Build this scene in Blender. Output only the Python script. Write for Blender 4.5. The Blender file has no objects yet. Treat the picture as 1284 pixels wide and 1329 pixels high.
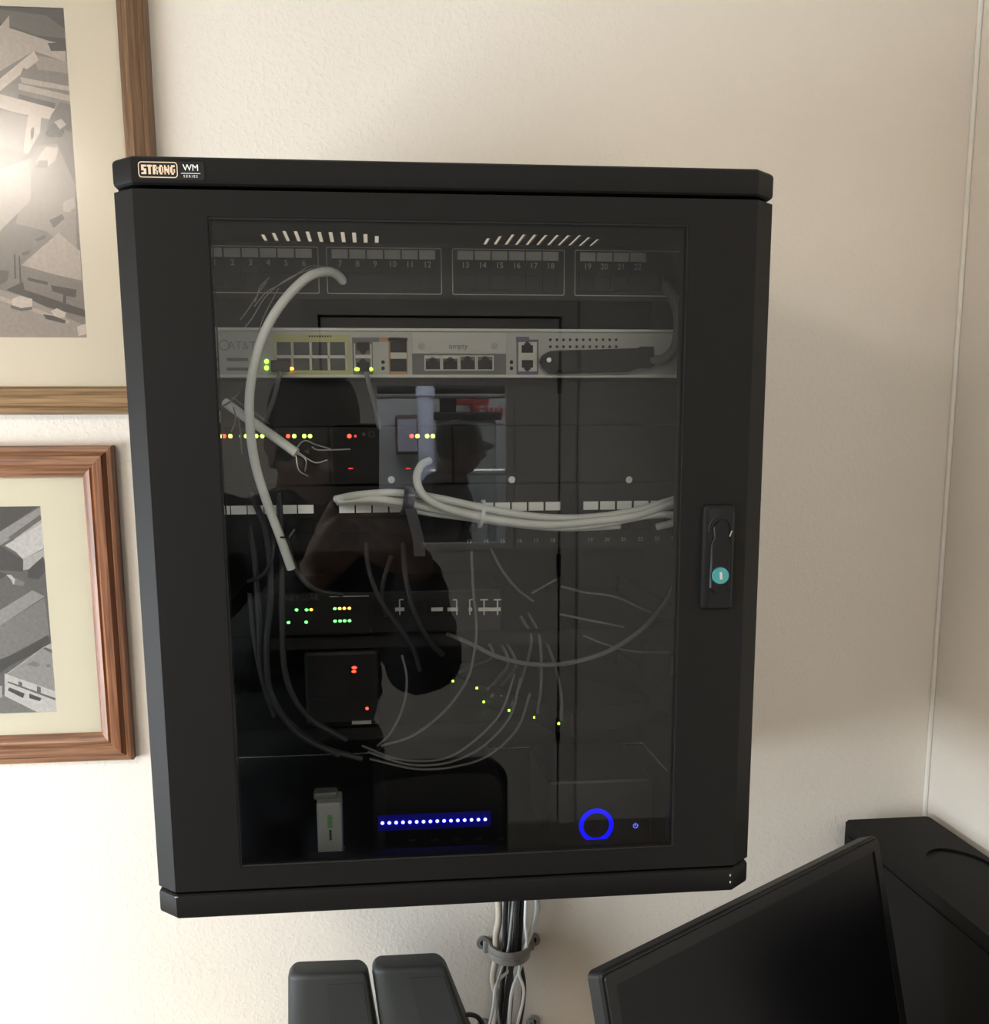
import bpy, bmesh, math, random
from mathutils import Vector, Matrix, noise as mnoise
from mathutils.geometry import tessellate_polygon
random.seed(7)
SC = bpy.context.scene
COL = SC.collection
PI = math.pi

# ------------------------------------------------------------------ camera
FPX, PPY = 1416.3, 825.3            # focal length and principal row of a 1284 x 1329 crop of a phone picture
PITCH, YAW, ROLL = .1828, -.1091, -.0054
CAM = Vector((0, -1.3384, 1.52))
def _rot(a, b, c):
    Rx = Matrix(((1,0,0),(0,math.cos(a),-math.sin(a)),(0,math.sin(a),math.cos(a))))
    Ry = Matrix(((math.cos(b),0,math.sin(b)),(0,1,0),(-math.sin(b),0,math.cos(b))))
    Rz = Matrix(((math.cos(c),-math.sin(c),0),(math.sin(c),math.cos(c),0),(0,0,1)))
    return Rz @ Rx @ Ry
_R = _rot(PITCH, YAW, ROLL)         # rows: camera right, down, forward in (x, -z, y)
def _row(i): v = _R[i]; return Vector((v[0], v[2], -v[1]))
c_right, c_down, c_fwd = _row(0), _row(1), _row(2)
cam_data = bpy.data.cameras.new('camera')
cam = bpy.data.objects.new('camera', cam_data); COL.objects.link(cam)
M = Matrix((c_right, -c_down, -c_fwd)).transposed().to_4x4(); M.translation = CAM
cam.matrix_world = M
CAMROT = M.to_3x3()
cam_data.sensor_fit = 'HORIZONTAL'; cam_data.sensor_width = 36
cam_data.lens = 36 * FPX / 1284
cam_data.shift_x = 0; cam_data.shift_y = (PPY - 664.5) / 1284
cam_data.clip_start = .005
SC.camera = cam

# ------------------------------------------------------------------ world, lights, exposure
W = bpy.data.worlds.new('world'); SC.world = W; W.use_nodes = True
wn = W.node_tree.nodes; wl = W.node_tree.links
bg = wn['Background']; bg.inputs[0].default_value = (.80, .90, 1, 1); bg.inputs[1].default_value = 1.6
def area(name, loc, rot, sx, sy, power, color):
    d = bpy.data.lights.new(name, 'AREA'); d.shape = 'RECTANGLE'; d.size = sx; d.size_y = sy
    d.energy = power; d.color = color
    o = bpy.data.objects.new(name, d); COL.objects.link(o); o.location = loc; o.rotation_euler = rot
    return o
WIN = dict(x=-1.45, y0=-1.60, y1=-.20, z0=.74, z1=1.44)
LAMP = (-1.02, -1.75, 2.27)
area('window_daylight', (WIN['x']-.02, (WIN['y0']+WIN['y1'])/2, (WIN['z0']+WIN['z1'])/2), (0, -PI/2, 0),
     WIN['z1']-WIN['z0'], WIN['y1']-WIN['y0'], 44, (.84, .93, 1))
area('ceiling_lamp_light', (LAMP[0], LAMP[1], LAMP[2]-.075), (0, 0, 0), .42, .42, 15, (1, .92, .82))
area('workshop_daylight', (.3, -5.6, 2.45), (0, 0, 0), 2.2, 1.8, 150, (.95, .97, 1))
FILL_LAMP = (.30, -2.05, 2.27)
area('added_fill_light', (FILL_LAMP[0], FILL_LAMP[1], FILL_LAMP[2]-.075), (0, 0, 0), .42, .42, 6, (1, .93, .85))  # unseen lamp, added to brighten the wall and the cabinet interior
SC.view_settings.view_transform = 'Standard'; SC.view_settings.look = 'None'
SC.view_settings.gamma = 1; SC.view_settings.use_curve_mapping = False
SC.view_settings.exposure = .0

# ------------------------------------------------------------------ helpers
def at(px, py, y):
    """point of the plane y = const that the photograph shows at pixel (px, py)"""
    d = c_right*((px-642)/FPX) + c_down*((py-PPY)/FPX) + c_fwd
    t = (y-CAM.y)/d.y
    return CAM + d*t
def atz(px, py, z):
    d = c_right*((px-642)/FPX) + c_down*((py-PPY)/FPX) + c_fwd
    return CAM + d*((z-CAM.z)/d.z)
MATS = {}
def mat(name, col, rough=.5, metal=0, noise=0, nscale=40, bump=0, bscale=300, emit=0, spec=.5, stretch=None):
    if name in MATS: return MATS[name]
    m = bpy.data.materials.new(name); m.use_nodes = True; MATS[name] = m
    n, l = m.node_tree.nodes, m.node_tree.links
    p = n['Principled BSDF']
    p.inputs['Base Color'].default_value = (*col, 1); p.inputs['Roughness'].default_value = rough
    p.inputs['Metallic'].default_value = metal; p.inputs['Specular IOR Level'].default_value = spec
    tc = n.new('ShaderNodeTexCoord'); src = tc.outputs['Object']
    if stretch:
        mp = n.new('ShaderNodeMapping'); mp.inputs['Scale'].default_value = stretch
        l.new(src, mp.inputs[0]); src = mp.outputs[0]
    if noise:
        t = n.new('ShaderNodeTexNoise'); t.inputs['Scale'].default_value = nscale; t.inputs['Detail'].default_value = 5
        l.new(src, t.inputs['Vector'])
        r = n.new('ShaderNodeMapRange'); r.inputs[1].default_value = .3; r.inputs[2].default_value = .7
        r.inputs[3].default_value = 1-noise; r.inputs[4].default_value = 1+noise
        l.new(t.outputs['Fac'], r.inputs[0])
        mx = n.new('ShaderNodeVectorMath'); mx.operation = 'SCALE'; mx.inputs[0].default_value = col
        l.new(r.outputs[0], mx.inputs['Scale']); l.new(mx.outputs[0], p.inputs['Base Color'])
    if bump:
        t = n.new('ShaderNodeTexNoise'); t.inputs['Scale'].default_value = bscale; t.inputs['Detail'].default_value = 3
        l.new(src, t.inputs['Vector'])
        b = n.new('ShaderNodeBump'); b.inputs['Strength'].default_value = bump; b.inputs['Distance'].default_value = .002
        l.new(t.outputs['Fac'], b.inputs['Height']); l.new(b.outputs[0], p.inputs['Normal'])
    if emit:
        p.inputs['Emission Color'].default_value = (*col, 1); p.inputs['Emission Strength'].default_value = emit
    return m
def glass_mat(name, tint, rough=0.0, ior=1.5):
    """thin sheet glass: clear transmission plus Fresnel reflection on each face"""
    m = bpy.data.materials.new(name); m.use_nodes = True; MATS[name] = m
    n, l = m.node_tree.nodes, m.node_tree.links
    n.remove(n['Principled BSDF']); out = n['Material Output']
    tr = n.new('ShaderNodeBsdfTransparent'); tr.inputs[0].default_value = (*tint, 1)
    gl = n.new('ShaderNodeBsdfGlossy'); gl.inputs['Roughness'].default_value = rough; gl.inputs[0].default_value = (1,1,1,1)
    geo = n.new('ShaderNodeNewGeometry')
    fr = n.new('ShaderNodeFresnel'); 
    # the same Fresnel value on both faces of the sheet
    io = n.new('ShaderNodeMix'); io.data_type = 'FLOAT'; io.inputs[2].default_value = ior; io.inputs[3].default_value = 1/ior
    l.new(geo.outputs['Backfacing'], io.inputs[0]); 
    fr.inputs['IOR'].default_value = ior
    mx = n.new('ShaderNodeMixShader'); l.new(fr.outputs[0], mx.inputs[0]); l.new(tr.outputs[0], mx.inputs[1]); l.new(gl.outputs[0], mx.inputs[2])
    l.new(mx.outputs[0], out.inputs[0])
    n.remove(io); n.remove(geo)
    return m

WLOC = {}
def wloc(o): return WLOC.get(o.name, Vector((0,0,0)))
def tag(o, label=None, cat=None, group=None, kind=None):
    if label: o['label'] = label
    if cat: o['category'] = cat
    if group: o['group'] = group
    if kind: o['kind'] = kind
    return o
def thing(name, loc, label, cat, group=None):
    o = bpy.data.objects.new(name, None); COL.objects.link(o); o.empty_display_size = .02
    o.location = loc; WLOC[o.name] = Vector(loc)
    return tag(o, label, cat, group)
class MB:
    def __init__(s): s.bm = bmesh.new(); s.mi = 0
    def _mat(s, faces):
        for f in faces: f.material_index = s.mi
    def box(s, a, b, bev=0, rot=None, seg=2):
        a, b = Vector(a), Vector(b)
        c = (a+b)/2; d = Vector([abs(v) for v in (b-a)])
        r = bmesh.ops.create_cube(s.bm, size=1); vs = r['verts']
        for v in vs: v.co = Vector((v.co.x*d.x, v.co.y*d.y, v.co.z*d.z))
        fs = list({f for v in vs for f in v.link_faces})
        s._mat(fs)
        if bev:
            es = list({e for v in vs for e in v.link_edges})
            g = bmesh.ops.bevel(s.bm, geom=es+vs, offset=min(bev, min(d)*.49), segments=seg, profile=.5, affect='EDGES')
            vs = list({v for f in g['faces'] for v in f.verts} | {v for v in vs if v.is_valid})
            s._mat(g['faces'])
        for v in vs: v.co = (rot @ v.co if rot else v.co) + c
        return s
    def cyl(s, a, b, r, r2=None, n=16):
        return s.tube([a, b], [r, r if r2 is None else r2], n=n)
    def tube(s, pts, r, n=8, cap=True, flat=None):
        pts = [Vector(p) for p in pts]; rs = r if isinstance(r, (list, tuple)) else [r]*len(pts)
        rings = []; up = None
        for i, p in enumerate(pts):
            t = (pts[min(i+1, len(pts)-1)] - pts[max(i-1, 0)])
            t = t.normalized() if t.length > 1e-9 else Vector((0,0,1))
            if up is None: up = t.orthogonal().normalized()
            else:
                up = up - t*up.dot(t); up = up.normalized() if up.length > 1e-6 else t.orthogonal().normalized()
            w = t.cross(up)
            rings.append([s.bm.verts.new(p + (up*math.cos(2*PI*k/n) + w*math.sin(2*PI*k/n))*rs[i]) for k in range(n)])
        fs = []
        for i in range(len(rings)-1):
            for k in range(n):
                fs.append(s.bm.faces.new((rings[i][k], rings[i][(k+1)%n], rings[i+1][(k+1)%n], rings[i+1][k])))
        if cap:
            fs.append(s.bm.faces.new(rings[0][::-1])); fs.append(s.bm.faces.new(rings[-1]))
        s._mat(fs); return s
    def loft(s, rings, cap=True):
        vr = [[s.bm.verts.new(p) for p in r] for r in rings]; n = len(vr[0]); fs = []
        for i in range(len(vr)-1):
            for k in range(n): fs.append(s.bm.faces.new((vr[i][k], vr[i][(k+1)%n], vr[i+1][(k+1)%n], vr[i+1][k])))
        if cap: fs.append(s.bm.faces.new(vr[0][::-1])); fs.append(s.bm.faces.new(vr[-1]))
        s._mat(fs); return s
    def plate(s, outer, holes, fn0, fn1):
        """flat plate with holes; outer / holes are 2-D loops, fn0 / fn1 map (u, v) to the two faces"""
        loops = [outer] + list(holes); flat = [p for L in loops for p in L]
        tris = tessellate_polygon([[Vector((p[0], p[1], 0)) for p in L] for L in loops])
        A = [s.bm.verts.new(fn0(*p)) for p in flat]; B = [s.bm.verts.new(fn1(*p)) for p in flat]; fs = []
        for t in tris:
            try: fs.append(s.bm.faces.new([A[i] for i in t])); fs.append(s.bm.faces.new([B[i] for i in reversed(t)]))
            except ValueError: pass
        k = 0
        for L in loops:
            for i in range(len(L)):
                a, b = k+i, k+(i+1)%len(L)
                fs.append(s.bm.faces.new((A[a], A[b], B[b], B[a])))
            k += len(L)
        s._mat(fs); return s
    def platex(s, outer, holes, y0, y1):        # plate in the x-z plane
        return s.plate(outer, holes, lambda u, v: (u, y0, v), lambda u, v: (u, y1, v))
    def platez(s, outer, holes, z0, z1):        # plate in the x-y plane
        return s.plate(outer, holes, lambda u, v: (u, v, z0), lambda u, v: (u, v, z1))
    def ball(s, c, r, n=12, scale=(1,1,1), rot=None):
        g = bmesh.ops.create_uvsphere(s.bm, u_segments=n*2, v_segments=n, radius=r)
        for v in g['verts']:
            q = Vector((v.co.x*scale[0], v.co.y*scale[1], v.co.z*scale[2]))
            v.co = (rot @ q if rot else q) + Vector(c)
        s._mat({f for v in g['verts'] for f in v.link_faces}); return s
    def torus(s, c, R, r, axis='y', a0=0, a1=2*PI, n=32, m=8):
        pts = []
        closed = abs(a1-a0-2*PI) < 1e-6
        for i in range(n+1):
            a = a0+(a1-a0)*i/n
            q = Vector((math.cos(a)*R, 0, math.sin(a)*R)) if axis == 'y' else Vector((math.cos(a)*R, math.sin(a)*R, 0))
            pts.append(Vector(c)+q)
        return s.tube(pts, r, n=m)
    def build(s, name, mats, parent=None, smooth=None, keep_origin=False):
        bm = s.bm
        bmesh.ops.recalc_face_normals(bm, faces=bm.faces[:])
        me = bpy.data.meshes.new(name)
        lo = Vector([min(v.co[i] for v in bm.verts) for i in range(3)]); hi = Vector([max(v.co[i] for v in bm.verts) for i in range(3)])
        c = (lo+hi)/2
        for v in bm.verts: v.co -= c
        if smooth is not None:
            for f in bm.faces: f.smooth = True
            for e in bm.edges:
                if len(e.link_faces) == 2 and e.calc_face_angle(0) > smooth: e.smooth = False
        bm.to_mesh(me); bm.free()
        for m in (mats if isinstance(mats, (list, tuple)) else [mats]): me.materials.append(m)
        return link(name, me, c, parent)
def link(name, me, c, parent=None):
    o = bpy.data.objects.new(name, me); COL.objects.link(o)
    WLOC[o.name] = Vector(c)
    if parent is not None: o.parent = parent; o.location = Vector(c) - wloc(parent)
    else: o.location = c
    return o
def again(o, c, parent, name=None):
    """a further copy of a built piece, sharing its mesh, at centre c"""
    n = o.copy(); COL.objects.link(n); n.name = name or o.name.split('.')[0]
    WLOC[n.name] = Vector(c); n.parent = parent
    n.location = Vector(c) - (wloc(parent) if parent else Vector((0,0,0)))
    return n
SM = math.radians(40)
def spline(pts, k=8):
    P = [Vector(p) for p in pts]; P = [P[0]*2-P[1]] + P + [P[-1]*2-P[-2]]; out = []
    for i in range(1, len(P)-2):
        for j in range(k):
            t = j/k; a, b, c, d = P[i-1], P[i], P[i+1], P[i+2]
            out.append(.5*((2*b)+(c-a)*t+(2*a-5*b+4*c-d)*t*t+(3*b-a-3*c+d)*t**3))
    out.append(P[-2]); return out
def cable(name, pts, r, m, parent=None, n=10, k=8):
    return MB().tube(spline(pts, k), r, n=n).build(name, m, parent, smooth=SM)
def ppts(L): return [at(*p) for p in L]
def text(body, size, c, m, parent, name='lettering', deep=.0004, roll=0, bold=False):
    """raised lettering facing -y, centred on c"""
    cu = bpy.data.curves.new(name, 'FONT'); cu.body = body; cu.size = size; cu.align_x = 'CENTER'; cu.align_y = 'CENTER'
    cu.extrude = deep/2; cu.resolution_u = 2
    if bold: cu.offset = size*.03
    o = bpy.data.objects.new(name+'_curve', cu); COL.objects.link(o)
    dg = bpy.context.evaluated_depsgraph_get(); me = bpy.data.meshes.new_from_object(o.evaluated_get(dg))
    bpy.data.objects.remove(o); bpy.data.curves.remove(cu)
    me.transform(Matrix.Rotation(PI/2, 4, 'X'))
    if roll: me.transform(Matrix.Rotation(roll, 4, 'Y'))
    me.materials.clear(); me.materials.append(m); me.name = name
    return link(name, me, Vector(c), parent)
def rect(x0, z0, x1, z1): return [(x0,z0),(x1,z0),(x1,z1),(x0,z1)]
def rrect(x0, z0, x1, z1, r, n=4):
    out = []
    for cx, cz, a in ((x1-r,z0+r,-PI/2),(x1-r,z1-r,0),(x0+r,z1-r,PI/2),(x0+r,z0+r,PI)):
        for i in range(n+1):
            t = a + PI/2*i/n; out.append((cx+r*math.cos(t), cz+r*math.sin(t)))
    return out
def circ(cx, cz, r, n=24): return [(cx+r*math.cos(2*PI*i/n), cz+r*math.sin(2*PI*i/n)) for i in range(n)]

# ------------------------------------------------------------------ materials
def wall_mat(name, col):
    m = mat(name, col, .55, noise=.025, nscale=3, spec=.3)
    n, l = m.node_tree.nodes, m.node_tree.links
    tc = n.new('ShaderNodeTexCoord')
    a = n.new('ShaderNodeTexNoise'); a.inputs['Scale'].default_value = 210; a.inputs['Detail'].default_value = 3; a.inputs['Roughness'].default_value = .55
    r = n.new('ShaderNodeMapRange'); r.inputs[1].default_value = .46; r.inputs[2].default_value = .68
    b = n.new('ShaderNodeBump'); b.inputs['Strength'].default_value = .35; b.inputs['Distance'].default_value = .0007
    l.new(tc.outputs['Object'], a.inputs['Vector']); l.new(a.outputs['Fac'], r.inputs[0]); l.new(r.outputs[0], b.inputs['Height'])
    l.new(b.outputs[0], n['Principled BSDF'].inputs['Normal'])
    return m
M_wall = wall_mat('painted_wall', (.80, .737, .655))
M_rearwall = wall_mat('painted_rear_wall', (.70, .695, .68))
M_ceil = mat('ceiling_paint', (.82, .80, .76), .8)
M_floor = mat('floor_tile', (.22, .20, .18), .45, noise=.1, nscale=6)
M_black = mat('black_powder_coat', (.0082, .0078, .0074), .52, bump=.06, bscale=1200, spec=.15)
M_black2 = mat('black_steel', (.007, .007, .007), .5, spec=.22)
M_dark = mat('dark_plastic', (.0055, .0055, .006), .45, spec=.22)
M_matte = mat('matte_black', (.005, .005, .005), .7, spec=.2)
M_gap = mat('black_gasket', (.004, .004, .004), .8)
M_glass = glass_mat('door_glass_sheet', (.985, .99, .985))
M_pglass = glass_mat('picture_glass_sheet', (1, 1, 1), rough=.19, ior=1.42)
M_wglass = glass_mat('clear_window_glass', (.97, .98, .98))
M_white = mat('white_plastic', (.72, .72, .70), .45)
M_label = mat('label_strip_grey', (.40, .41, .40), .5)
M_label2 = mat('label_strip_white', (.93, .95, .93), .5)
M_print = mat('white_ink', (.42, .42, .40), .6)
M_gold = mat('pale_gold_ink', (.80, .62, .45), .5)
M_silver = mat('grey_metal', (.33, .34, .33), .45, metal=0)
M_bright = mat('bright_metal', (.62, .62, .60), .3, metal=.6)
M_screw = mat('zinc_screw', (.75, .75, .73), .25, metal=.8)
M_cable = mat('white_cable_jacket', (.80, .83, .81), .5)
M_cabled = mat('grey_cable_jacket', (.13, .135, .14), .5)
M_cableb = mat('black_cable_jacket', (.02, .021, .023), .45)
M_beige = mat('beige_cable_jacket', (.62, .55, .45), .5)
def led(name, col, s): return mat(name, col, .4, emit=s)
L_green = led('led_green', (.10, .95, .12), 5); L_yellow = led('led_yellow_green', (.62, .95, .08), 5)
L_lime = led('led_lime', (.35, .95, .05), 4)
L_red = led('led_red', (1, .045, .02), 5); L_orange = led('led_orange', (1, .42, .04), 4.5); L_amber = led('led_amber', (1, .50, .06), 4.5)
L_blue = led('led_blue', (.10, .10, 1), 16); L_ring = led('led_blue_ring', (0, 0, 1), 1.1)
L_dim = led('led_dim_red', (.8, .06, .05), .8)

# ------------------------------------------------------------------ room shell
FLOOR, CEIL = -.08, 2.42
XR = .733; XL = -1.45; YB = -3.80; XF = 1.95
def struct(name, mb, m, parent=None):
    o = mb.build(name, m, parent)
    if parent is None: o['kind'] = 'structure'
    return o
struct('wall_back', MB().box((XL-.1, 0, FLOOR), (XR+.12, .10, CEIL)), M_wall)
struct('wall_right', MB().box((XR, -1.95, FLOOR), (XR+.12, 0, CEIL)), M_wall)
struct('trim_1', MB().box((XR-.0055, -.0055, FLOOR), (XR, 0, CEIL), bev=.002), mat('trim_paint', (.86, .82, .75), .4))
e = MB(); e.box((XR-.012, -2.01, FLOOR), (XR+.135, -1.952, CEIL), bev=.004); e.box((XR-.02, -1.985, FLOOR), (XR-.012, -1.962, CEIL))
struct('trim_2', e, mat('casing_paint', (.60, .57, .52), .4))
struct('wall_side', MB().box((XF, YB, FLOOR), (XF+.1, -1.95, CEIL)), M_wall)
struct('wall_jog', MB().box((XR+.135, -2.05, FLOOR), (XF, -1.95, CEIL)), M_wall)
struct('floor', MB().box((XL-.1, -7.3, FLOOR-.08), (XF+.6, .1, FLOOR)), M_floor)
struct('ceiling', MB().box((XL-.1, YB-.12, CEIL), (XF+.1, .1, CEIL+.08)), M_ceil)
w = MB(); y0, y1, z0, z1 = WIN['y0'], WIN['y1'], WIN['z0'], WIN['z1']
w.plate(rect(YB-.12, FLOOR, .1, CEIL), [rect(y0, z0, y1, z1)], lambda u, v: (XL-.12, u, v), lambda u, v: (XL, u, v))
struct('wall_left', w, M_wall)
# window in the left wall (out of frame, it is where the daylight comes from)
M_trim = mat('white_trim_paint', (.80, .79, .76), .4)
wf = MB(); wf.plate(rect(y0, z0, y1, z1), [rect(y0+.04, z0+.04, (y0+y1)/2-.02, z1-.04), rect((y0+y1)/2+.02, z0+.04, y1-.04, z1-.04)],
   lambda u, v: (XL-.085, u, v), lambda u, v: (XL-.045, u, v))
win = struct('window_1', wf, M_trim)
MB().box((XL-.068, y0+.03, z0+.03), (XL-.062, y1-.03, z1-.03)).build('window_pane', M_wglass, win)
# wall behind the photographer, with a half-glazed door
DX0, DX1, DZ1 = -.184, .731, 1.957
bw = MB(); bw.platex(rect(XL, FLOOR, XF, CEIL), [[(DX0-.01, FLOOR+.001), (DX1+.01, FLOOR+.001), (DX1+.01, DZ1+.01), (DX0-.01, DZ1+.01)]], YB-.12, YB)
struct('wall_front', bw, M_rearwall)
GX0, GX1, GZ0, GZ1 = .023, .524, 1.094, 1.706
M_door = mat('door_paint', (.60, .595, .58), .5)
dr = MB(); dr.platex(rect(DX0, FLOOR+.006, DX1, DZ1), [rect(GX0, GZ0, GX1, GZ1)], YB-.055, YB-.012)
door = struct('door_1', dr, M_door)
g = MB(); g.platex(rect(GX0-.028, GZ0-.028, GX1+.028, GZ1+.028), [rect(GX0, GZ0, GX1, GZ1)], YB-.0118, YB-.004)
g.build('glazing_bead', M_door, door)
MB().box((GX0, YB-.036, GZ0), (GX1, YB-.031, GZ1)).build('door_pane', M_wglass, door)
hz = None
for zz in (1.72, 1.0, .32):
    h = MB().cyl((DX1+.005, YB+.004, zz-.045), (DX1+.005, YB+.004, zz+.045), .010, n=12)
    h.box((DX1-.006, YB-.010, zz-.045), (DX1+.012, YB-.002, zz+.045))
    h.build('door_hinge', M_dark, door, smooth=SM)
k = MB(); k.cyl((DX0+.07, YB-.012, .93), (DX0+.07, YB+.05, .93), .012, n=14); k.ball((DX0+.07, YB+.06, .93), .027)
k.build('door_knob', M_bright, door, smooth=SM)
MB().box((.245, YB-.004, 1.071), (.355, YB-.0015, 1.087)).build('name_plate', M_bright, door)
st_ = MB(); st_.platex([(DX0-.009, FLOOR+.002), (DX0+.015, FLOOR+.002), (DX0+.015, DZ1-.015), (DX1-.015, DZ1-.015), (DX1-.015, FLOOR+.002), (DX1+.009, FLOOR+.002), (DX1+.009, DZ1+.009), (DX0-.009, DZ1+.009)], [], YB-.075, YB-.056)
st_.build('gap_blocker', M_gap, door)  # black strip added to keep the bright workshop out of the door gap
cs = MB(); s = .06
cs.platex([(DX0-.008-s, FLOOR), (DX0-.008, FLOOR), (DX0-.008, DZ1+.008), (DX1+.008, DZ1+.008), (DX1+.008, FLOOR), (DX1+.008+s, FLOOR), (DX1+.008+s, DZ1+.008+s), (DX0-.008-s, DZ1+.008+s)], [], YB, YB+.016)
struct('trim_3', cs, M_door)

# ------------------------------------------------------------------ ceiling lamp of the room (its glare shows on the upper picture), plus an added fill lamp
for (lx, ly, lz), es in ((LAMP, 17), (FILL_LAMP, 2.5)):
    cl = thing('ceiling_lamp', (lx, ly, CEIL), 'square ceiling lamp %s' % ('left of the photographer, its glare on the upper picture' if lx < 0 else 'added as fill, above and to the right of the photographer'), 'lamp')
    MB().box((lx-.25, ly-.25, lz-.02), (lx+.25, ly+.25, CEIL), bev=.01).build('housing', M_white, cl)
    MB().box((lx-.22, ly-.22, lz-.05), (lx+.22, ly+.22, lz-.02), bev=.008).build('diffuser', led('lamp_diffuser_%d' % (es*10), (1, .90, .78), es), cl)

# ------------------------------------------------------------------ workshop beyond the door window
M_ws = mat('workshop_wall', (.62, .62, .63), .7, noise=.06, nscale=4)
struct('wall_workshop_rear', MB().box((-2, -7.3, FLOOR), (2.5, -7.2, 2.6)), M_ws)
struct('wall_workshop_left', MB().box((-2.1, -7.2, FLOOR), (-2, YB-.12, 2.6)), M_ws)
struct('wall_workshop_right', MB().box((2.5, -7.2, FLOOR), (2.6, YB-.12, 2.6)), M_ws)
struct('ceiling_workshop', MB().box((-2.1, -7.3, 2.6), (2.6, YB-.12, 2.7)), M_ceil)
def atm(px, py, y):                 # what the glass door mirrors at pixel (px, py) from the plane y
    p = at(px, py, -.84 - y); return Vector((p.x, y, p.z))
def vpipe(name, px0, y, r, m, label, py0=None, py1=None, z0=FLOOR, z1=2.6):
    p = atm(px0, 560, y)
    t = thing(name, (p.x, y, z0), label, 'pipe')
    MB().cyl((p.x, y, z0), (p.x, y, z1), r, n=20).build('pipe_body', m, t, smooth=SM)
    for zz in (1.1, 1.75, 2.3): MB().cyl((p.x, y, zz), (p.x, y, zz+.05), r*1.18, n=20).build('pipe_joint', m, t, smooth=SM)
vpipe('vertical_pipe', 553, -6.3, .05, mat('lavender_pipe', (.55, .58, .72), .4), 'pale blue vertical pipe in the workshop behind the worker')
vpipe('vertical_pipe', 584, -6.78, .045, M_dark, 'black vertical pipe just right of the pale blue pipe in the workshop')
vpipe('vertical_pipe', 575, -6.9, .02, M_dark, 'thin black vertical pipe between the pale blue and the thick black pipes')
for nm, px0, py0, y, r, m, lb in (('overhead_pipe', 560, 505, -6.5, .03, M_dark, 'dark horizontal pipe under the workshop ceiling'),
                                 ('overhead_pipe', 560, 513, -6.62, .022, M_silver, 'thin grey horizontal pipe below the dark overhead pipe')):
    p = atm(px0, py0, y); t = thing(nm, (p.x, y, p.z), lb, 'pipe')
    MB().cyl((-1.99, y, p.z), (2.49, y, p.z), r, n=14).build('pipe_body', m, t, smooth=SM)
    for xx in (-1.2, -.3, .6, 1.5): MB().cyl((xx, y, p.z), (xx, y, 2.6), .008, n=8).build('hanger_rod', m, t)
# red valve with its lever on a white column
M_red = mat('red_paint', (.42, .045, .05), .45)
p = atm(613, 517, -6.9); t = thing('fire_valve', (p.x, -7.19, p.z), 'red pipe valve on the workshop rear wall, above the grey tank', 'valve')
v = MB(); v.box((p.x-.12, -6.96, p.z-.045), (p.x+.10, -6.86, p.z+.045), bev=.015); v.cyl((p.x+.02, -6.91, p.z), (p.x+.02, -6.91, p.z-.22), .035, n=14); v.cyl((p.x, -6.9, p.z), (p.x, -7.2, p.z), .03, n=12)
v.build('valve_body', M_red, t, smooth=SM)
MB().torus((p.x+.05, -6.82, p.z-.02), .05, .008).build('hand_wheel', M_red, t, smooth=SM)
p = atm(648, 535, -7.18); t = thing('wall_sign', (p.x, -7.2, p.z), 'small sign with red marks on the white workshop wall', 'sign')
MB().box((p.x-.13, -7.2, p.z-.08), (p.x+.13, -7.19, p.z+.08)).build('sign_board', M_ws, t)
q = MB()
for i in range(6):
    q.box((p.x-.10+i*.035, -7.19, p.z-.03), (p.x-.075+i*.035, -7.188, p.z+.03))
    q.box((p.x-.10+i*.035, -7.19, p.z-.04), (p.x-.09+i*.035, -7.188, p.z-.03))
q.build('sign_marks', mat('red_ink', (.5, .08, .10), .6), t)
# grey tank / machine right of the worker
a = atm(620, 545, -6.4); b = atm(645, 608, -6.4)
t = thing('machine_cabinet', (a.x, -6.4, FLOOR), 'grey green machine cabinet behind the worker, right of his face', 'machine')
MB().box((a.x-.25, -6.58, FLOOR), (b.x, -6.4, a.z), bev=.02).build('machine_body', mat('machine_grey', (.20, .22, .21), .5), t)
MB().box((a.x-.28, -6.60, a.z), (b.x+.03, -6.37, a.z+.05), bev=.01).build('machine_lid', M_dark, t)
MB().box((b.x-.16, -6.40, .7), (b.x-.06, -6.385, 1.1)).build('machine_hatch', M_silver, t)
p = atm(620, 613, -5.3); t = thing('hand_rail', (p.x, -5.3, FLOOR), 'pale horizontal rail in front of the grey machine', 'rail')
MB().cyl((p.x-.25, -5.3, p.z), (p.x+.8, -5.3, p.z), .018, n=12).build('rail_tube', M_bright, t, smooth=SM)
for xx in (p.x-.2, p.x+.7): MB().cyl((xx, -5.3, FLOOR), (xx, -5.3, p.z), .015, n=10).build('post', M_bright, t, smooth=SM)
# work bench with clutter left of the worker
p = atm(520, 668, -5.6)
t = thing('work_bench', (.15, -5.7, FLOOR), 'long steel work bench with clutter in the workshop, left of the worker', 'bench')
MB().box((-.55, -6.0, p.z-.05), (.38, -5.45, p.z), bev=.006).build('bench_top', M_bright, t)
for xx in (-.5, .33):
    for yy in (-5.95, -5.5): MB().box((xx-.03, yy-.03, FLOOR), (xx+.03, yy+.03, p.z-.05)).build('leg', M_silver, t)
MB().box((-.5, -5.92, .25), (.33, -5.5, .28)).build('lower_shelf', M_silver, t)
MB().box((-.53, -5.475, .05), (.36, -5.46, p.z-.05)).build('front_panel', mat('bench_panel', (.07, .075, .09), .5), t)
bz = p.z
def bench_box(name, px0, py0, px1, m, label, cat, y=-5.7):
    a = atm(px0, py0, y); b = atm(px1, py0, y)
    t = thing(name, ((a.x+b.x)/2, y, bz), label, cat)
    MB().box((a.x, y-.14, bz), (b.x, y, a.z), bev=.008).build('body', m, t)
    MB().box((a.x-.004, y-.145, a.z-.03), (b.x+.004, y+.004, a.z+.006), bev=.004).build('lid', m, t)
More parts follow.
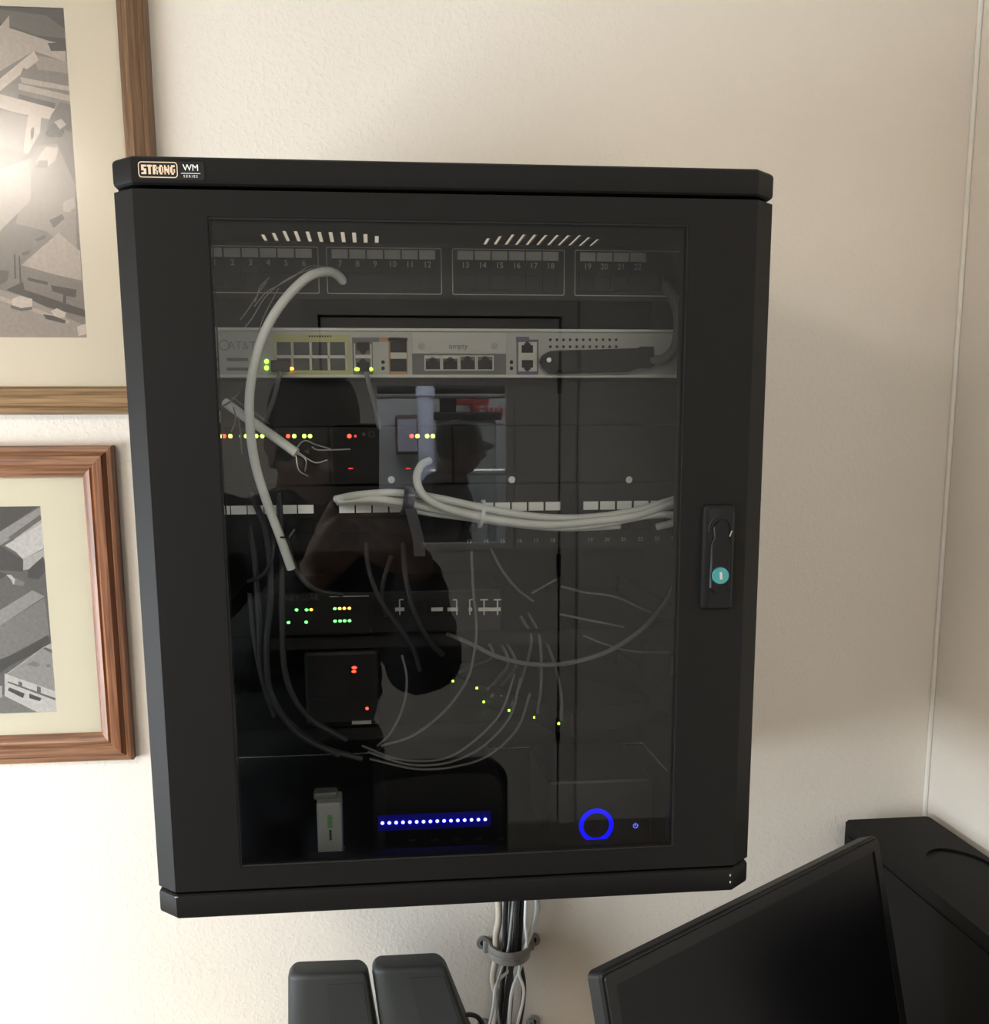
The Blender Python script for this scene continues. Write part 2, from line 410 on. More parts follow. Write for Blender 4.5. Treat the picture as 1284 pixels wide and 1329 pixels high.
bench_box('parts_bin', 496, 640, 512, mat('blue_bin', (.10, .12, .20), .5), 'dark blue parts bin on the workshop bench, nearest the photographer', 'bin')
bench_box('tool_case', 514, 636, 530, M_dark, 'black tool case on the workshop bench, middle of three boxes', 'case')
bench_box('parts_bin', 533, 645, 545, M_silver, 'grey parts bin on the workshop bench, beside the worker', 'bin', -5.75)
a = atm(514, 538, -6.9); b = atm(545, 590, -6.9)
t = thing('wall_cabinet', (a.x, -7.2, b.z), 'brown wall cabinet with a pale door hanging in the workshop', 'cabinet')
MB().box((a.x, -7.2, b.z), (b.x, -6.95, a.z), bev=.01).build('cabinet_box', mat('brown_cabinet', (.16, .11, .09), .5), t)
MB().box((a.x+.01, -6.95, b.z+.02), (a.x+.14, -6.93, a.z-.03)).build('cabinet_door', mat('pale_lavender', (.62, .60, .74), .5), t)
MB().box((a.x+.16, -6.95, b.z+.08), (b.x-.02, -6.925, a.z-.05), bev=.01).build('red_panel', M_red, t)

# ------------------------------------------------------------------ wall cabinet (network rack)
F = -.42; CX0, CX1 = -.1798, .3208; OX0, OX1 = -.1972, .3395; YC = -.4025
ZT, ZCB, ZD1, ZD0, ZBT, ZB = 1.7327, 1.7118, 1.7085, 1.1293, 1.1262, 1.104
cab = thing('rack_cabinet', (.07, 0, ZB), 'black wall mounted network cabinet with a glass door and a teal lock', 'cabinet')
def plan(inset=0, yb=0.0):
    i = inset
    return [(CX0+i*.4, F+i), (CX1-i*.4, F+i), (OX1-i, YC+i*.4), (OX1-i, yb), (OX0+i, yb), (OX0+i, YC+i*.4)]
def cap_mesh(z0, z1, lip_up):
    m = MB()
    # front moulding of the cap, with softened edges
    b = .0025; rings = []
    pl0 = lambda ins: [(x, y, 0) for x, y in plan(ins, -.385)]
    for z, ins in ((z0, b), (z0+b*.6, b*.25), (z0+b*1.4, 0), (z1-b*1.4, 0), (z1-b*.6, b*.25), (z1, b)):
        rings.append([(x, y, z) for x, y, _ in pl0(ins)])
    m.loft(rings); return m
cap_mesh(ZCB, ZT, 1).build('top_cap', M_black, cab, smooth=math.radians(25))
cap_mesh(ZB, ZBT, 0).build('bottom_cap', M_black, cab, smooth=math.radians(25))
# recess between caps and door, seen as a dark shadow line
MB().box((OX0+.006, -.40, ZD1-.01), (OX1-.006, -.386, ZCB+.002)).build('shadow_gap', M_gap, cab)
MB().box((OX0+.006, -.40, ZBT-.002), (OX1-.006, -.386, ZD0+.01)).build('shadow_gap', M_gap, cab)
# top panel with two fields of ventilation slots
slots = []
zp = ZT-.004
Lb = [(338,135),(392,135),(450,137),(505,138),(562,139),(620,141),(673,142),(732,143),(785,144),(838,145),(893,145)]
Lt = [(310,95),(365,87),(418,77),(475,78),(535,80),(593,82),(652,83),(712,83),(772,85),(832,93),(890,103)]
Rb = [(217,145),(268,145),(320,146),(370,147),(420,147),(470,147),(522,148),(572,149),(622,150),(672,151),(722,151)]
Rt = [(235,108),(290,98),(350,90),(402,90),(455,90),(508,92),(562,92),(615,93),(668,93),(712,103),(755,112)]
def slot_field(bots, tops, sc, ox, oy):
    B = [atz(ox+x/sc, oy+y/sc, zp) for x, y in bots]; T = [atz(ox+x/sc, oy+y/sc, zp) for x, y in tops]
    for b, t in zip(B, T):
        xc = (b.x+t.x)/2; h = .0021
        slots.append([(xc-h, t.y), (xc+h, t.y), (xc+h, b.y), (xc-h, b.y)])
slot_field(Lb, Lt, 3.891, 260, 280); slot_field(Rb, Rt, 3.669, 570, 280)
MB().platez([(OX0+.001, -.386), (OX1-.001, -.386), (OX1-.001, 0), (OX0+.001, 0)], slots, zp, zp+.002).build('vented_top_panel', M_black2, cab)
MB().box((OX0, -.386, ZBT-.012), (OX1, 0, ZBT-.002)).build('bottom_panel', M_black2, cab)
MB().box((OX0, -.386, ZB), (OX1, 0, ZBT-.013)).build('base_tray', M_black2, cab)
for x0, x1 in ((OX0, OX0+.0015), (OX1-.0015, OX1)):
    MB().box((x0, -.386, ZBT), (x1, 0, zp)).build('side_panel', M_black, cab)
    MB().box((x0-.0002, -.386, zp+.0), (x1+.0002, 0, ZT)).build('top_flange', M_black, cab)
MB().box((OX0+.002, -.003, ZBT), (OX1-.002, 0, zp)).build('back_panel', M_black2, cab)
# square-holed mounting rails
XC = .0704
rail0 = None
for sgn in (-1, 1):
    xr = XC + sgn*.2325
    holes = [rect(xr-.0045, 1.150+.0148*i-.0045, xr+.0045, 1.150+.0148*i+.0045) for i in range(36)]
    if rail0 is None:
        m = MB(); m.platex(rect(xr-.016, ZBT, xr+.016, zp-.001), holes, -.326, -.324); rail0 = m.build('mounting_rail', M_black2, cab)
    else: again(rail0, (xr, -.325, (ZBT+zp-.001)/2), cab)
# door: four stiles and rails, glass, latch
HX0, HX1, HZ0, HZ1 = -.1238, .2636, 1.1493, 1.6887
d = MB(); YI = -.392
d.loft([[(CX0, F, z), (HX0, F, z), (HX0, YI, z), (OX0, YI, z), (OX0, YC, z)] for z in (ZD0, ZD1)])
d.loft([[(HX1, F, z), (CX1, F, z), (OX1, YC, z), (OX1, YI, z), (HX1, YI, z)] for z in (ZD0, ZD1)])
d.box((HX0, F, HZ1), (HX1, YI, ZD1)); d.box((HX0, F, ZD0), (HX1, YI, HZ0))
doorp = d.build('glass_door', M_black, cab)
g = .0016
m = MB(); m.platex(rect(HX0, HZ0, HX1, HZ1), [rect(HX0+g, HZ0+g, HX1-g, HZ1-g)], F+.0012, F+.012); m.build('door_gasket', M_gap, doorp)
MB().box((HX0+g, F+.002, HZ0+g), (HX1-g, F+.006, HZ1-g)).build('glass_pane', M_glass, doorp)
for z in (1.262,):
    a = at(874, 860, F+.02); MB().box((.2590, F+.008, a.z-.009), (.2634, F+.02, a.z+.009)).build('glass_clip', M_gap, doorp)
# swing latch
a, b = at(911.5, 655, F), at(949, 790, F)
lx0, lx1, lz0, lz1 = a.x, b.x, b.z, a.z; lc = (lx0+lx1)/2
m = MB(); m.loft([[(x, F, z) for x, z in rrect(lx0, lz0, lx1, lz1, .003)], [(x, F-.0035, z) for x, z in rrect(lx0+.0006, lz0+.0006, lx1-.0006, lz1-.0006, .003)],
                  [(x, F-.0055, z) for x, z in rrect(lx0+.004, lz0+.002, lx1-.003, lz1-.003, .003)]])
m.build('latch_plate', M_dark, doorp, smooth=math.radians(30))
c1 = at(935, 686, F-.006); c2 = at(934, 746.5, F-.008)
outl = []
for i in range(13):
    t = PI*i/12; outl.append((c1.x+.0068*math.cos(t), c1.z+.0068*math.sin(t)))
outl += [(c1.x-.0058, c1.z-.008), (c1.x-.0085, c1.z-.013), (c1.x-.0088, c2.z-.011), (c1.x-.004, c2.z-.0145), (c1.x+.004, c2.z-.0145), (c1.x+.0088, c2.z-.011), (c1.x+.0085, c1.z-.013), (c1.x+.0058, c1.z-.008)]
m = MB(); m.loft([[(x, F-.0053, z) for x, z in outl], [(x, F-.0085, z) for x, z in outl], [(c1.x+(x-c1.x)*.86, F-.0098, z) for x, z in outl]])
m.build('latch_handle', M_dark, doorp, smooth=math.radians(30))
m = MB(); m.torus((c1.x, F-.0056, c1.z), .0095, .0009, a0=-.15, a1=PI+.3, n=20); m.build('pivot_ring', M_gap, doorp, smooth=SM)
m = MB(); m.tube([(c1.x+.0105, F-.006, c1.z-.002), (c1.x+.0085, F-.0062, c1.z-.007)], .0006, n=6); m.build('pivot_clip', M_bright, doorp)
m = MB(); m.cyl((c2.x, F-.0095, c2.z), (c2.x, F-.0125, c2.z), .0074, .0070, n=28); m.build('lock_cylinder', mat('teal_lock', (.045, .25, .255), .4), doorp, smooth=SM)
m = MB(); m.box((c2.x-.0011, F-.0128, c2.z-.0032), (c2.x+.0011, F-.0124, c2.z+.0032), rot=Matrix.Rotation(-.08, 3, 'Y')); m.build('key_slot', M_bright, doorp)
m = MB(); m.torus((c2.x, F-.0096, c2.z), .0080, .0007, n=28, m=6); m.build('lock_collar', M_gap, doorp, smooth=SM)
# badge on the top cap
a, b = at(178, 208.5, F-.0006), at(266, 234, F-.0006)
badge = MB().platex(rrect(a.x, b.z, b.x, a.z, .002), [], F-.0006, F+.0002).build('badge', M_gap, cab)
a, b = at(178.7, 209.3, F-.001), at(231, 231, F-.001)
i = .0006
MB().platex(rrect(a.x, b.z, b.x, a.z, .0025), [rrect(a.x+i, b.z+i, b.x-i, a.z-i, .002)[::-1]], F-.0010, F-.0006).build('badge_border', M_gold, badge)
def block_text(word, x0, x1, z0, z1, y, m, parent, name):
    """squarish slab capitals cut from bars, as on the badge"""
    G = {'S': ['1111','1100','1111','0011','1111'], 'T': ['1111','0110','0110','0110','0110'], 'R': ['1110','1101','1110','1101','1101'],
         'O': ['0110','1101','1101','1101','0110'], 'N': ['1001','1101','1111','1011','1001'], 'G': ['0111','1100','1101','1101','0110']}
    n = len(word); wch = (x1-x0)/n; q = MB()
    for i, ch in enumerate(word):
        cx = x0+wch*i; cw = wch*.84/4; chh = (z1-z0)/5
        for r, row in enumerate(G[ch]):
            for c in range(4):
                if row[c] == '1': q.box((cx+cw*c-.00002, y, z1-chh*(r+1)-.00002), (cx+cw*(c+1)+.00002, y+.0003, z1-chh*r+.00002))
    return q.build(name, m, parent)
a, b = at(183, 213.6, F-.0010), at(228.5, 226.6, F-.0010)
block_text('STRONG', a.x, b.x, b.z, a.z, F-.0010, M_gold, badge, 'badge_word')
text('WM', .0066, at(247.5, 218, F-.0008), M_label2, badge, 'badge_letters')
a, b = at(235, 224.8, F-.0008), at(260, 225.4, F-.0008)
MB().box((a.x, F-.0009, a.z-.0002), (b.x, F-.0006, a.z+.0002)).build('badge_line', M_label2, badge)
text('S E R I E S', .0026, at(247.5, 229, F-.0008), M_label2, badge, 'badge_small_word')
# paint chips on the lower cap corners
m = MB()
for px, py in ((948, 1136), (948, 1145)):
    p = at(px, py, F-.0002); m.ball(p, .0009, n=6, scale=(.8, .3, 1.4))
m.build('paint_chip', M_bright, cab)
m = MB(); p = at(229, 1164.5, F-.0002); m.ball(p, .0008, n=6, scale=(2, .5, .6)); m.build('paint_chip', M_bright, cab)

# ------------------------------------------------------------------ upper patch panel
R_ = -.33
def zpx(py, px=580, y=R_): return at(px, py, y).z
def xpx(px, py=450, y=R_): return at(px, py, y).x
PX0, PX1 = XC-.2413, XC+.2413
def ears(t, z0, z1, m=M_screw):
    for sx in (PX0+.009, PX1-.009):
        for zz in ([z0+.008, z1-.008] if z1-z0 > .03 else [(z0+z1)/2]):
            MB().cyl((sx, R_-.0025, zz), (sx, R_, zz), .0038, n=12).build('mounting_screw', m, t, smooth=SM)
z1, z0 = zpx(317), zpx(389)
pp = thing('patch_bay', (XC, R_, z0), 'numbered black patch panel in the top slot of the cabinet', 'patch panel')
MB().box((PX0, R_, z0), (PX1, R_+.0025, z1)).build('face_panel', M_black2, pp)
MB().box((PX0+.03, R_+.0025, z0+.005), (PX1-.03, R_+.035, z1-.004)).build('jack_housing', M_matte, pp)
gx = [-.1435, xpx(424, 350), xpx(587, 350), xpx(746, 350)]
GW = .1010; zo1, zo0 = zpx(322.3), zpx(382.5); t_ = .0007
lab0 = None; jack0 = None
M_dimlabel = mat('label_strip_dim', (.14, .14, .14), .5)
for gi, x0 in enumerate(gx):
    MB().platex(rrect(x0, zo0, x0+GW, zo1, .0015), [rrect(x0+t_, zo0+t_, x0+GW-t_, zo1-t_, .001)[::-1]], R_-.0003, R_).build('group_outline', M_print, pp)
    zl1, zl0 = zpx(325.5), zpx(337)
    for k in range(6):
        num = gi*6+k+1; cx = x0+.0046+.0153*k+.0072
        if num < 23:
            if lab0 is None: lab0 = MB().box((cx-.0070, R_-.0012, zl0), (cx+.0070, R_, zl1)).build('port_label', M_label, pp)
            else: again(lab0, (cx, R_-.0006, (zl0+zl1)/2), pp)
            text(str(num), .0072, (cx, R_-.0004, zpx(344)), M_print, pp, 'port_number')
        zj = zpx(364)
        if jack0 is None:
            j = MB(); j.platex(rect(cx-.0072, zj-.008, cx+.0072, zj+.008), [rect(cx-.0056, zj-.0055, cx+.0056, zj+.005)], R_-.0015, R_)
            jack0 = j.build('jack', M_dark, pp)
        else: again(jack0, (cx, R_-.00075, zj), pp)
ears(pp, z0, z1)

# ------------------------------------------------------------------ grey switch with coloured port blocks
z1, z0 = zpx(427), zpx(490.5)
sw = thing('network_switch', (XC, R_, z0), 'light grey rack switch with yellow, orange and purple port blocks', 'switch')
M_swface = mat('switch_grey', (.40, .41, .39), .5)
MB().box((PX0+.004, R_-.004, z0+.0014), (PX1-.006, R_+.003, z1-.0014)).build('face_plate', M_swface, sw)
MB().box((XC-.2150, R_+.003, z0+.0014), (XC+.2150, R_+.22, z1-.0014)).build('chassis', M_black2, sw)
for za, zb in ((z1-.0026, z1), (z0, z0+.0026)):
    MB().box((PX0+.004, R_-.006, za), (PX1-.006, R_+.003, zb), bev=.0006).build('edge_lip', mat('switch_edge', (.60, .61, .58), .45), sw)
YF = R_-.004
def fbox(px0, py0, px1, py1, y0, y1, m, name, parent, bev=0):
    a, b = at(px0, py0, y0), at(px1, py1, y0)
    return MB().box((a.x, y0, b.z), (b.x, y1, a.z), bev=bev).build(name, m, parent)
M_yel = mat('yellow_block', (.40, .40, .17), .6); M_org = mat('orange_block', (.42, .22, .09), .6); M_pur = mat('purple_block', (.10, .09, .20), .5)
M_gry2 = mat('port_well', (.030, .031, .030), .6); M_gry = mat('grey_block', (.10, .105, .105), .5); M_jack = mat('jack_shield', (.52, .52, .46), .4)
fbox(354, 434, 455.5, 487, YF-.0006, YF, M_yel, 'yellow_port_block', sw)
def port_cell(px0, py0, px1, py1, parent, up=True, y=YF):
    """one RJ45 opening: dark well with the tab notch, framed by its shield"""
    a, b = at(px0, py0, y), at(px1, py1, y); w_, h_ = b.x-a.x, a.z-b.z; zs = b.z
    o = [(a.x, zs), (b.x, zs), (b.x, zs+h_*.68), (b.x-w_*.22, zs+h_*.68), (b.x-w_*.22, zs+h_*.86), (b.x-w_*.36, zs+h_*.86), (b.x-w_*.36, zs+h_), (a.x+w_*.36, zs+h_), (a.x+w_*.36, zs+h_*.86), (a.x+w_*.22, zs+h_*.86), (a.x+w_*.22, zs+h_*.68), (a.x, zs+h_*.68)]
    if not up: o = [(x, 2*zs+h_-z) for x, z in o][::-1]
    MB().platex(o, [], y-.0022, y-.0014).build('port', M_matte, parent)
xs8 = [357.7, 379.5, 403.4, 427, 449.7]
fbox(357.2, 461, 450.5, 465, YF-.0016, YF-.0006, M_jack, 'port_shield', sw)
for x in xs8: fbox(x-1.6, 445, x+1.6, 480, YF-.0016, YF-.0006, M_jack, 'port_shield', sw)
for i in range(4):
    fbox(xs8[i]+1.6, 444, xs8[i+1]-1.6, 461, YF-.0012, YF-.0006, M_gry2, 'port', sw); fbox(xs8[i]+1.6, 465, xs8[i+1]-1.6, 480.5, YF-.0012, YF-.0006, M_gry2, 'port', sw)
q = MB()
for i in range(9): 
    p = at(402+i*3.4, 436.5, YF-.0006); q.box((p.x-.0007, YF-.0009, p.z-.0007), (p.x+.0006, YF-.0006, p.z+.0007))
q.build('block_marking', M_dark, sw)
fbox(457, 438.5, 484.5, 487, YF-.0006, YF, M_gry, 'grey_port_block', sw); fbox(457, 438, 492.5, 443.5, YF-.0007, YF, M_gry, 'block_header', sw)
fbox(460, 460.5, 482, 465, YF-.0016, YF-.0006, M_jack, 'port_shield', sw)
for x in (460.5, 481.8): fbox(x-1.2, 446, x+1.2, 477, YF-.0016, YF-.0006, M_jack, 'port_shield', sw)
port_cell(463, 444.5, 479.5, 460, sw, False, YF+.0006); port_cell(463, 465.5, 479.5, 481, sw, True, YF+.0006)
def led_at(px, py, r, m, parent, y=YF-.0006, sx=1, sz=1, name='led'):
    p = at(px, py, y); return MB().ball(p, r, n=6, scale=(sx, .5, sz)).build(name, m, parent, smooth=PI)
for px, py in ((346, 469), (346, 477.5)): led_at(px, py, .0019, L_lime, sw)
led_at(378, 478.5, .0017, L_orange, sw, YF-.0022, 1.5, .8); led_at(463.5, 479.2, .0018, L_lime, sw, YF-.0022, 1.3, .9); led_at(481.5, 479.2, .0018, L_lime, sw, YF-.0022, 1, .9)
for px in (497.3, 664): 
    for py in (470, 478): led_at(px, py, .0017, M_matte, sw, YF, name='status_light')
fbox(493, 438, 529.5, 443, YF-.0006, YF, M_org, 'block_header', sw); fbox(504, 438, 529.5, 487, YF-.0006, YF, M_org, 'orange_port_block', sw)
fbox(506.5, 442.5, 528, 459, YF-.0012, YF-.0006, M_matte, 'port', sw); fbox(506.5, 466, 528, 482, YF-.0012, YF-.0006, M_matte, 'port', sw)
fbox(507, 457.5, 528, 465.5, YF-.0018, YF-.0006, M_jack, 'port_divider', sw)
mod = fbox(535, 431.5, 657, 458.8, YF-.0012, YF, mat('module_plate', (.46, .47, .45), .5), 'module_cover', sw)
for px in (547.5, 642): 
    p = at(px, 449, YF-.0012); MB().cyl((p.x, p.y-.0012, p.z), p, .0029, n=14).build('captive_screw', M_silver, mod, smooth=SM)
text('empty', .0068, at(595, 449.5, YF-.0014), M_gry, mod, 'cover_word')
fbox(535, 459.5, 657, 487, YF-.0006, YF, M_gry, 'module_port_block', sw)
for i in range(4):
    x0 = 550.7+i*22.6
    a, b = at(x0, 461.5, YF), at(x0+22.4, 481, YF)
    MB().platex(rect(a.x, b.z, b.x, a.z), [rect(a.x+.0011, b.z+.0009, b.x-.0011, a.z-(.0026 if i < 2 else .0009))], YF-.0016, YF-.0006).build('port_shield', M_jack, sw)
    port_cell(x0+2, 463.5 if i < 2 else 462.5, x0+20, 479.3, sw, True, YF+.0006)
fbox(670, 437, 687, 443, YF-.0008, YF, M_pur, 'block_header', sw); fbox(670.5, 440.5, 699, 487, YF-.0006, YF, M_pur, 'purple_port_block', sw)
fbox(673, 444, 697, 482, YF-.0014, YF-.0006, M_jack, 'port_shield', sw)
port_cell(677, 443.5, 691.5, 458, sw, True, YF+.0002); port_cell(677, 467.5, 691.5, 482, sw, False, YF+.0002)
vh0 = None
for py in (441, 450):
    for i in range(11):
        p = at(714.5+8.55*i, py, YF)
        if vh0 is None: vh0 = MB().cyl((p.x, YF-.0003, p.z), (p.x, YF+.001, p.z), .0013, n=8).build('vent_hole', M_matte, sw)
        else: again(vh0, (p.x, YF+.00035, p.z), sw)
text('AT&T', .0098, at(314, 449, YF-.0002), mat('grey_ink', (.22, .225, .22), .6), sw, 'maker_word')
MB().torus(at(291, 448, YF-.0002), .0042, .0005, n=24, m=5).build('maker_ring', MATS['grey_ink'], sw)
for py in (466.5, 479): fbox(294, py-2, 322, py+2, YF-.0008, YF, M_gry, 'vent_slot', sw)
# pale rack ear seen at the right edge
a, b = at(887.5, 392, R_-.008), at(891.5, 490, R_-.008)
MB().box((.2893, R_-.008, b.z), (.2925, R_-.002, a.z), bev=.0006).build('rack_ear', M_white, sw)
for (px, py, px2) in ((352, 466, 377), (467, 468, 480)):   # black plugs in two ports, their cords hang down
    a, b = at(px, py+2, YF-.004), at(px2, 483, YF-.004)
    pl = thing('network_lead', ((a.x+b.x)/2, YF-.004, b.z), 'black patch cord plugged into the %s port block of the grey switch' % ('yellow' if px < 400 else 'small grey'), 'cable', None)
    MB().box((a.x, YF-.012, b.z), (b.x, YF-.0022, a.z), bev=.001).build('plug', M_dark, pl)
    c = (px+px2)/2
    if px < 400: L = [(c, 480, YF-.008), (c-3, 492, -.345), (c-10, 520, -.335), (c-25, 560, -.322), (c-34, 610, -.31)]
    else: L = [(c+1, 480, YF-.008), (c+6, 500, -.345), (c+15, 535, -.335), (c+20, 575, -.322), (c+14, 615, -.31)]
    cable('cord', ppts(L), .0022, M_cabled, pl)
# power cord with its black retainer
pc = thing('power_cord', at(780, 468, YF), 'black power plug and grey cord at the right end of the grey switch', 'cable')
Ys = YF-.010
O = [(702,468),(706,460),(714,455.5),(724,454.5),(800,452.5),(831,451.5),(833,449.5),(849,449.5),(850,476),(832,477),(830,477.5),(816,482),(770,483.5),(714,484),(706,477)]
po = [at(x, y, Ys) for x, y in O]; 
m = MB(); m.loft([[(p.x, YF-.0005, p.z) for p in po], [(p.x, Ys+.002, p.z) for p in po], [(p.x, Ys, p.z+(.0006 if p.z < at(0,468,Ys).z else -.0006)) for p in po]]); m.build('plug_retainer', M_dark, pc, smooth=math.radians(30))
fbox(722, 475.5, 845, 478, Ys-.001, Ys+.001, M_black2, 'retainer_rib', pc)
p = at(712, 467.5, Ys); MB().cyl((p.x, Ys-.0014, p.z), (p.x, Ys, p.z), .0040, n=16).build('washer', M_black2, pc, smooth=SM)
m = MB(); m.cyl((p.x, Ys-.0030, p.z), (p.x, Ys-.0014, p.z), .0022, n=14); m.build('screw', M_screw, pc, smooth=SM)
cable('cord', ppts([(845, 468, Ys+.004), (862, 466, Ys), (876, 452, Ys-.004), (881, 430, Ys-.006), (880, 405, Ys-.004), (873, 385, Ys), (862, 366, -.325)]), .0048, mat('grey_power_cord', (.11, .11, .11), .5), pc, n=12)

# ------------------------------------------------------------------ blank panel below the switch
z1, z0 = zpx(494), zpx(551.5)
bp = thing('blank_panel', (XC, R_, z0), 'plain dark blanking panel right under the grey switch', 'panel')
MB().box((PX0, R_+.012, z0), (PX1, R_+.0145, z1)).build('face_panel', M_black2, bp)
MB().box((PX0, R_+.008, z0), (PX1, R_+.012, z0+.0015)).build('folded_edge', M_black2, bp)
# ------------------------------------------------------------------ shelf of four modules with status lights
z1, z0 = zpx(553.5), zpx(627)
ms = thing('media_converter', (XC, R_, z0), 'black rack unit of four modules with red and yellow status lights', 'network unit')
xm = [xpx(268, 590), xpx(428, 590), xpx(588, 590), xpx(748, 590), xpx(893, 590)]
modules = []
for i in range(4):
    modules.append(MB().box((xm[i]+.0008, R_, z0), (min(xm[i+1]-.0008, XC+.2155), R_+.12, z1), bev=.0006).build('module', M_black2, ms))
MB().box((PX0, R_+.0008, z0), (PX1, R_+.0028, z1)).build('carrier', M_matte, ms)
for px, m in ((291, L_red), (299, L_yellow), (319.5, L_yellow), (332.5, L_yellow), (340.5, L_yellow)): led_at(px, 566, .0018, m, modules[0], R_)
led_at(311, 566, .0012, M_label2, modules[0], R_, .6, 1.1)
for px, m in ((374, L_red), (382, L_yellow), (395, L_yellow), (402.5, L_yellow)): led_at(px, 566, .0018, m, modules[0], R_)
led_at(453.5, 566, .0019, L_red, modules[1], R_); led_at(461.5, 566, .0013, L_dim, modules[1], R_)
for px, m in ((534.5, L_red), (542, L_yellow), (554.5, L_yellow), (562, L_yellow)): led_at(px, 566, .0018, m, modules[1], R_)
for px in (455.5, 530): led_at(px, 608, .0017, L_dim, modules[1], R_, 1.5, .4)
for px, mm in ((508, 1), (664, 2), (816, 3)):
    p = at(px, 622.5, R_); MB().cyl((p.x, R_-.0025, p.z), (p.x, R_, p.z), .0032, n=14).build('thumb_screw', M_screw, modules[mm], smooth=SM)
# ------------------------------------------------------------------ second patch panel with white label strip
z1, z0 = zpx(630), zpx(713)
p2 = thing('patch_bay', (XC, R_, z0), 'black patch panel with white label strip behind the white cable bundle', 'patch panel')
MB().box((PX0, R_, z0), (PX1, R_+.0025, z1)).build('face_panel', M_black2, p2)
MB().box((PX0+.03, R_+.0025, z0+.005), (PX1-.03, R_+.035, z1-.004)).build('jack_housing', M_matte, p2)
zl1, zl0 = zpx(653), zpx(664); l0 = None; j0 = None
for gi, pxs in enumerate((278, 440, 598.5, 756.5)):
    for k in range(6):
        c = at(pxs+10.3+21.75*k, 658, R_)
        if l0 is None: l0 = MB().box((c.x-.0069, R_-.0012, zl0), (c.x+.0069, R_, zl1)).build('port_label', M_label2, p2)
        else: again(l0, (c.x, R_-.0006, (zl0+zl1)/2), p2)
        n = gi*6+k+1
        if n >= 13: text(str(n), .0050, (c.x, R_-.0004, zpx(703.5)), M_print, p2, 'port_number')
        zj = zpx(682)
        if j0 is None:
            j = MB(); j.platex(rect(c.x-.0072, zj-.008, c.x+.0072, zj+.008), [rect(c.x-.0056, zj-.0055, c.x+.0056, zj+.005)], R_-.0015, R_)
            j0 = j.build('jack', M_dark, p2)
        else: again(j0, (c.x, R_-.00075, zj), p2)
ears(p2, z0, z1)

# ------------------------------------------------------------------ shelves and gear on them
def shelf(z, label, y0=-.30):
    t = thing('rack_shelf', (XC, R_, z), label, 'shelf')
    MB().box((PX0+.02, y0, z-.0025), (PX1-.02, -.02, z)).build('shelf_plate', M_black2, t)
    MB().box((PX0, y0, z-.014), (PX1, y0+.002, z)).build('front_lip', M_black2, t)
    for sx in (PX0+.02, PX1-.022): MB().box((sx, y0, z), (sx+.002, -.06, z+.02)).build('side_flange', M_black2, t)
    return t
zs1 = zpx(822, 480, -.30)
shelf(zs1, 'upper black rack shelf that carries the small switch with green and orange lights')
# small switch with green and amber lights
YN = -.315
nx0, nx1 = xpx(366, 795, YN), xpx(652, 795, YN); nz0 = zs1+.002; nz1 = zpx(768.5, 440, YN)
ns = thing('desktop_switch', ((nx0+nx1)/2, YN, zs1), 'small black switch with rows of green and orange lights on the upper shelf', 'switch')
MB().box((nx0, YN, nz0), (nx1, YN+.13, nz1), bev=.002).build('housing', M_dark, ns)
for xx in (nx0+.02, nx1-.02):
    for yy in (YN+.02, YN+.11): MB().cyl((xx, yy, zs1), (xx, yy, nz0+.001), .006, n=12).build('foot', M_gap, ns, smooth=SM)
text('NETGEAR', .0072, at(392, 776.5, YN-.0002), mat('dim_print', (.06, .06, .06), .6), ns, 'maker_word')
for px, py, m in ((385, 791.5, L_green), (398, 791.5, L_green), (404, 791.3, L_amber), (374.5, 808, L_green), (397.5, 807.5, L_green),
                  (434.7, 790, L_green), (441, 789.8, L_amber), (447, 789.6, L_amber), (453.5, 789.5, L_amber),
                  (435, 806.2, L_green), (441.5, 806, L_green), (447.5, 805.8, L_green), (453.8, 805.6, L_green)):
    led_at(px, py, .0016, m, ns, YN, 1, .8)
a, b = at(428, 774.5, YN-.0003), at(479, 773.5, YN-.0003); MB().box((a.x, YN-.0004, a.z-.0004), (b.x, YN, a.z+.0004)).build('trim_line', M_print, ns)
for px, h0, h1, fk in ((519, 513, 525, 1), (567.5, 560, 575, 0), (593, 581, 594.5, -1), (610, 608.5, 613, 1), (628.5, 621, 637, 2), (646, 637, 650, 2)):   # bright jack edges
    q = MB(); p = at(px, 790, YN-.001); p0 = at(h0, 791, YN-.001); p1 = at(h1, 791, YN-.001)
    if fk: q.box((p.x-.0006, YN-.0012, p.z-.0060), (p.x+.0006, YN, p.z+.0085))
    q.box((p0.x, YN-.0013, p0.z-.0017), (p1.x, YN, p0.z+.0017))
    for sg in ((-1, 1) if fk == 2 else (fk,)):
        if sg: q.box((p.x+(0 if sg > 0 else -.0036), YN-.0012, p.z+.0080), (p.x+(.0036 if sg > 0 else 0), YN, p.z+.0092))
    q.build('jack_edge', M_bright, ns)
for i in range(7):
    fbox(482+23*i+2, 781, 482+23*i+20, 800, YN-.0006, YN, M_matte, 'port', ns)
# lower shelf
zs2 = zpx(940, 520, -.30)
shelf(zs2, 'lower black rack shelf under the tangle of thin grey cables')
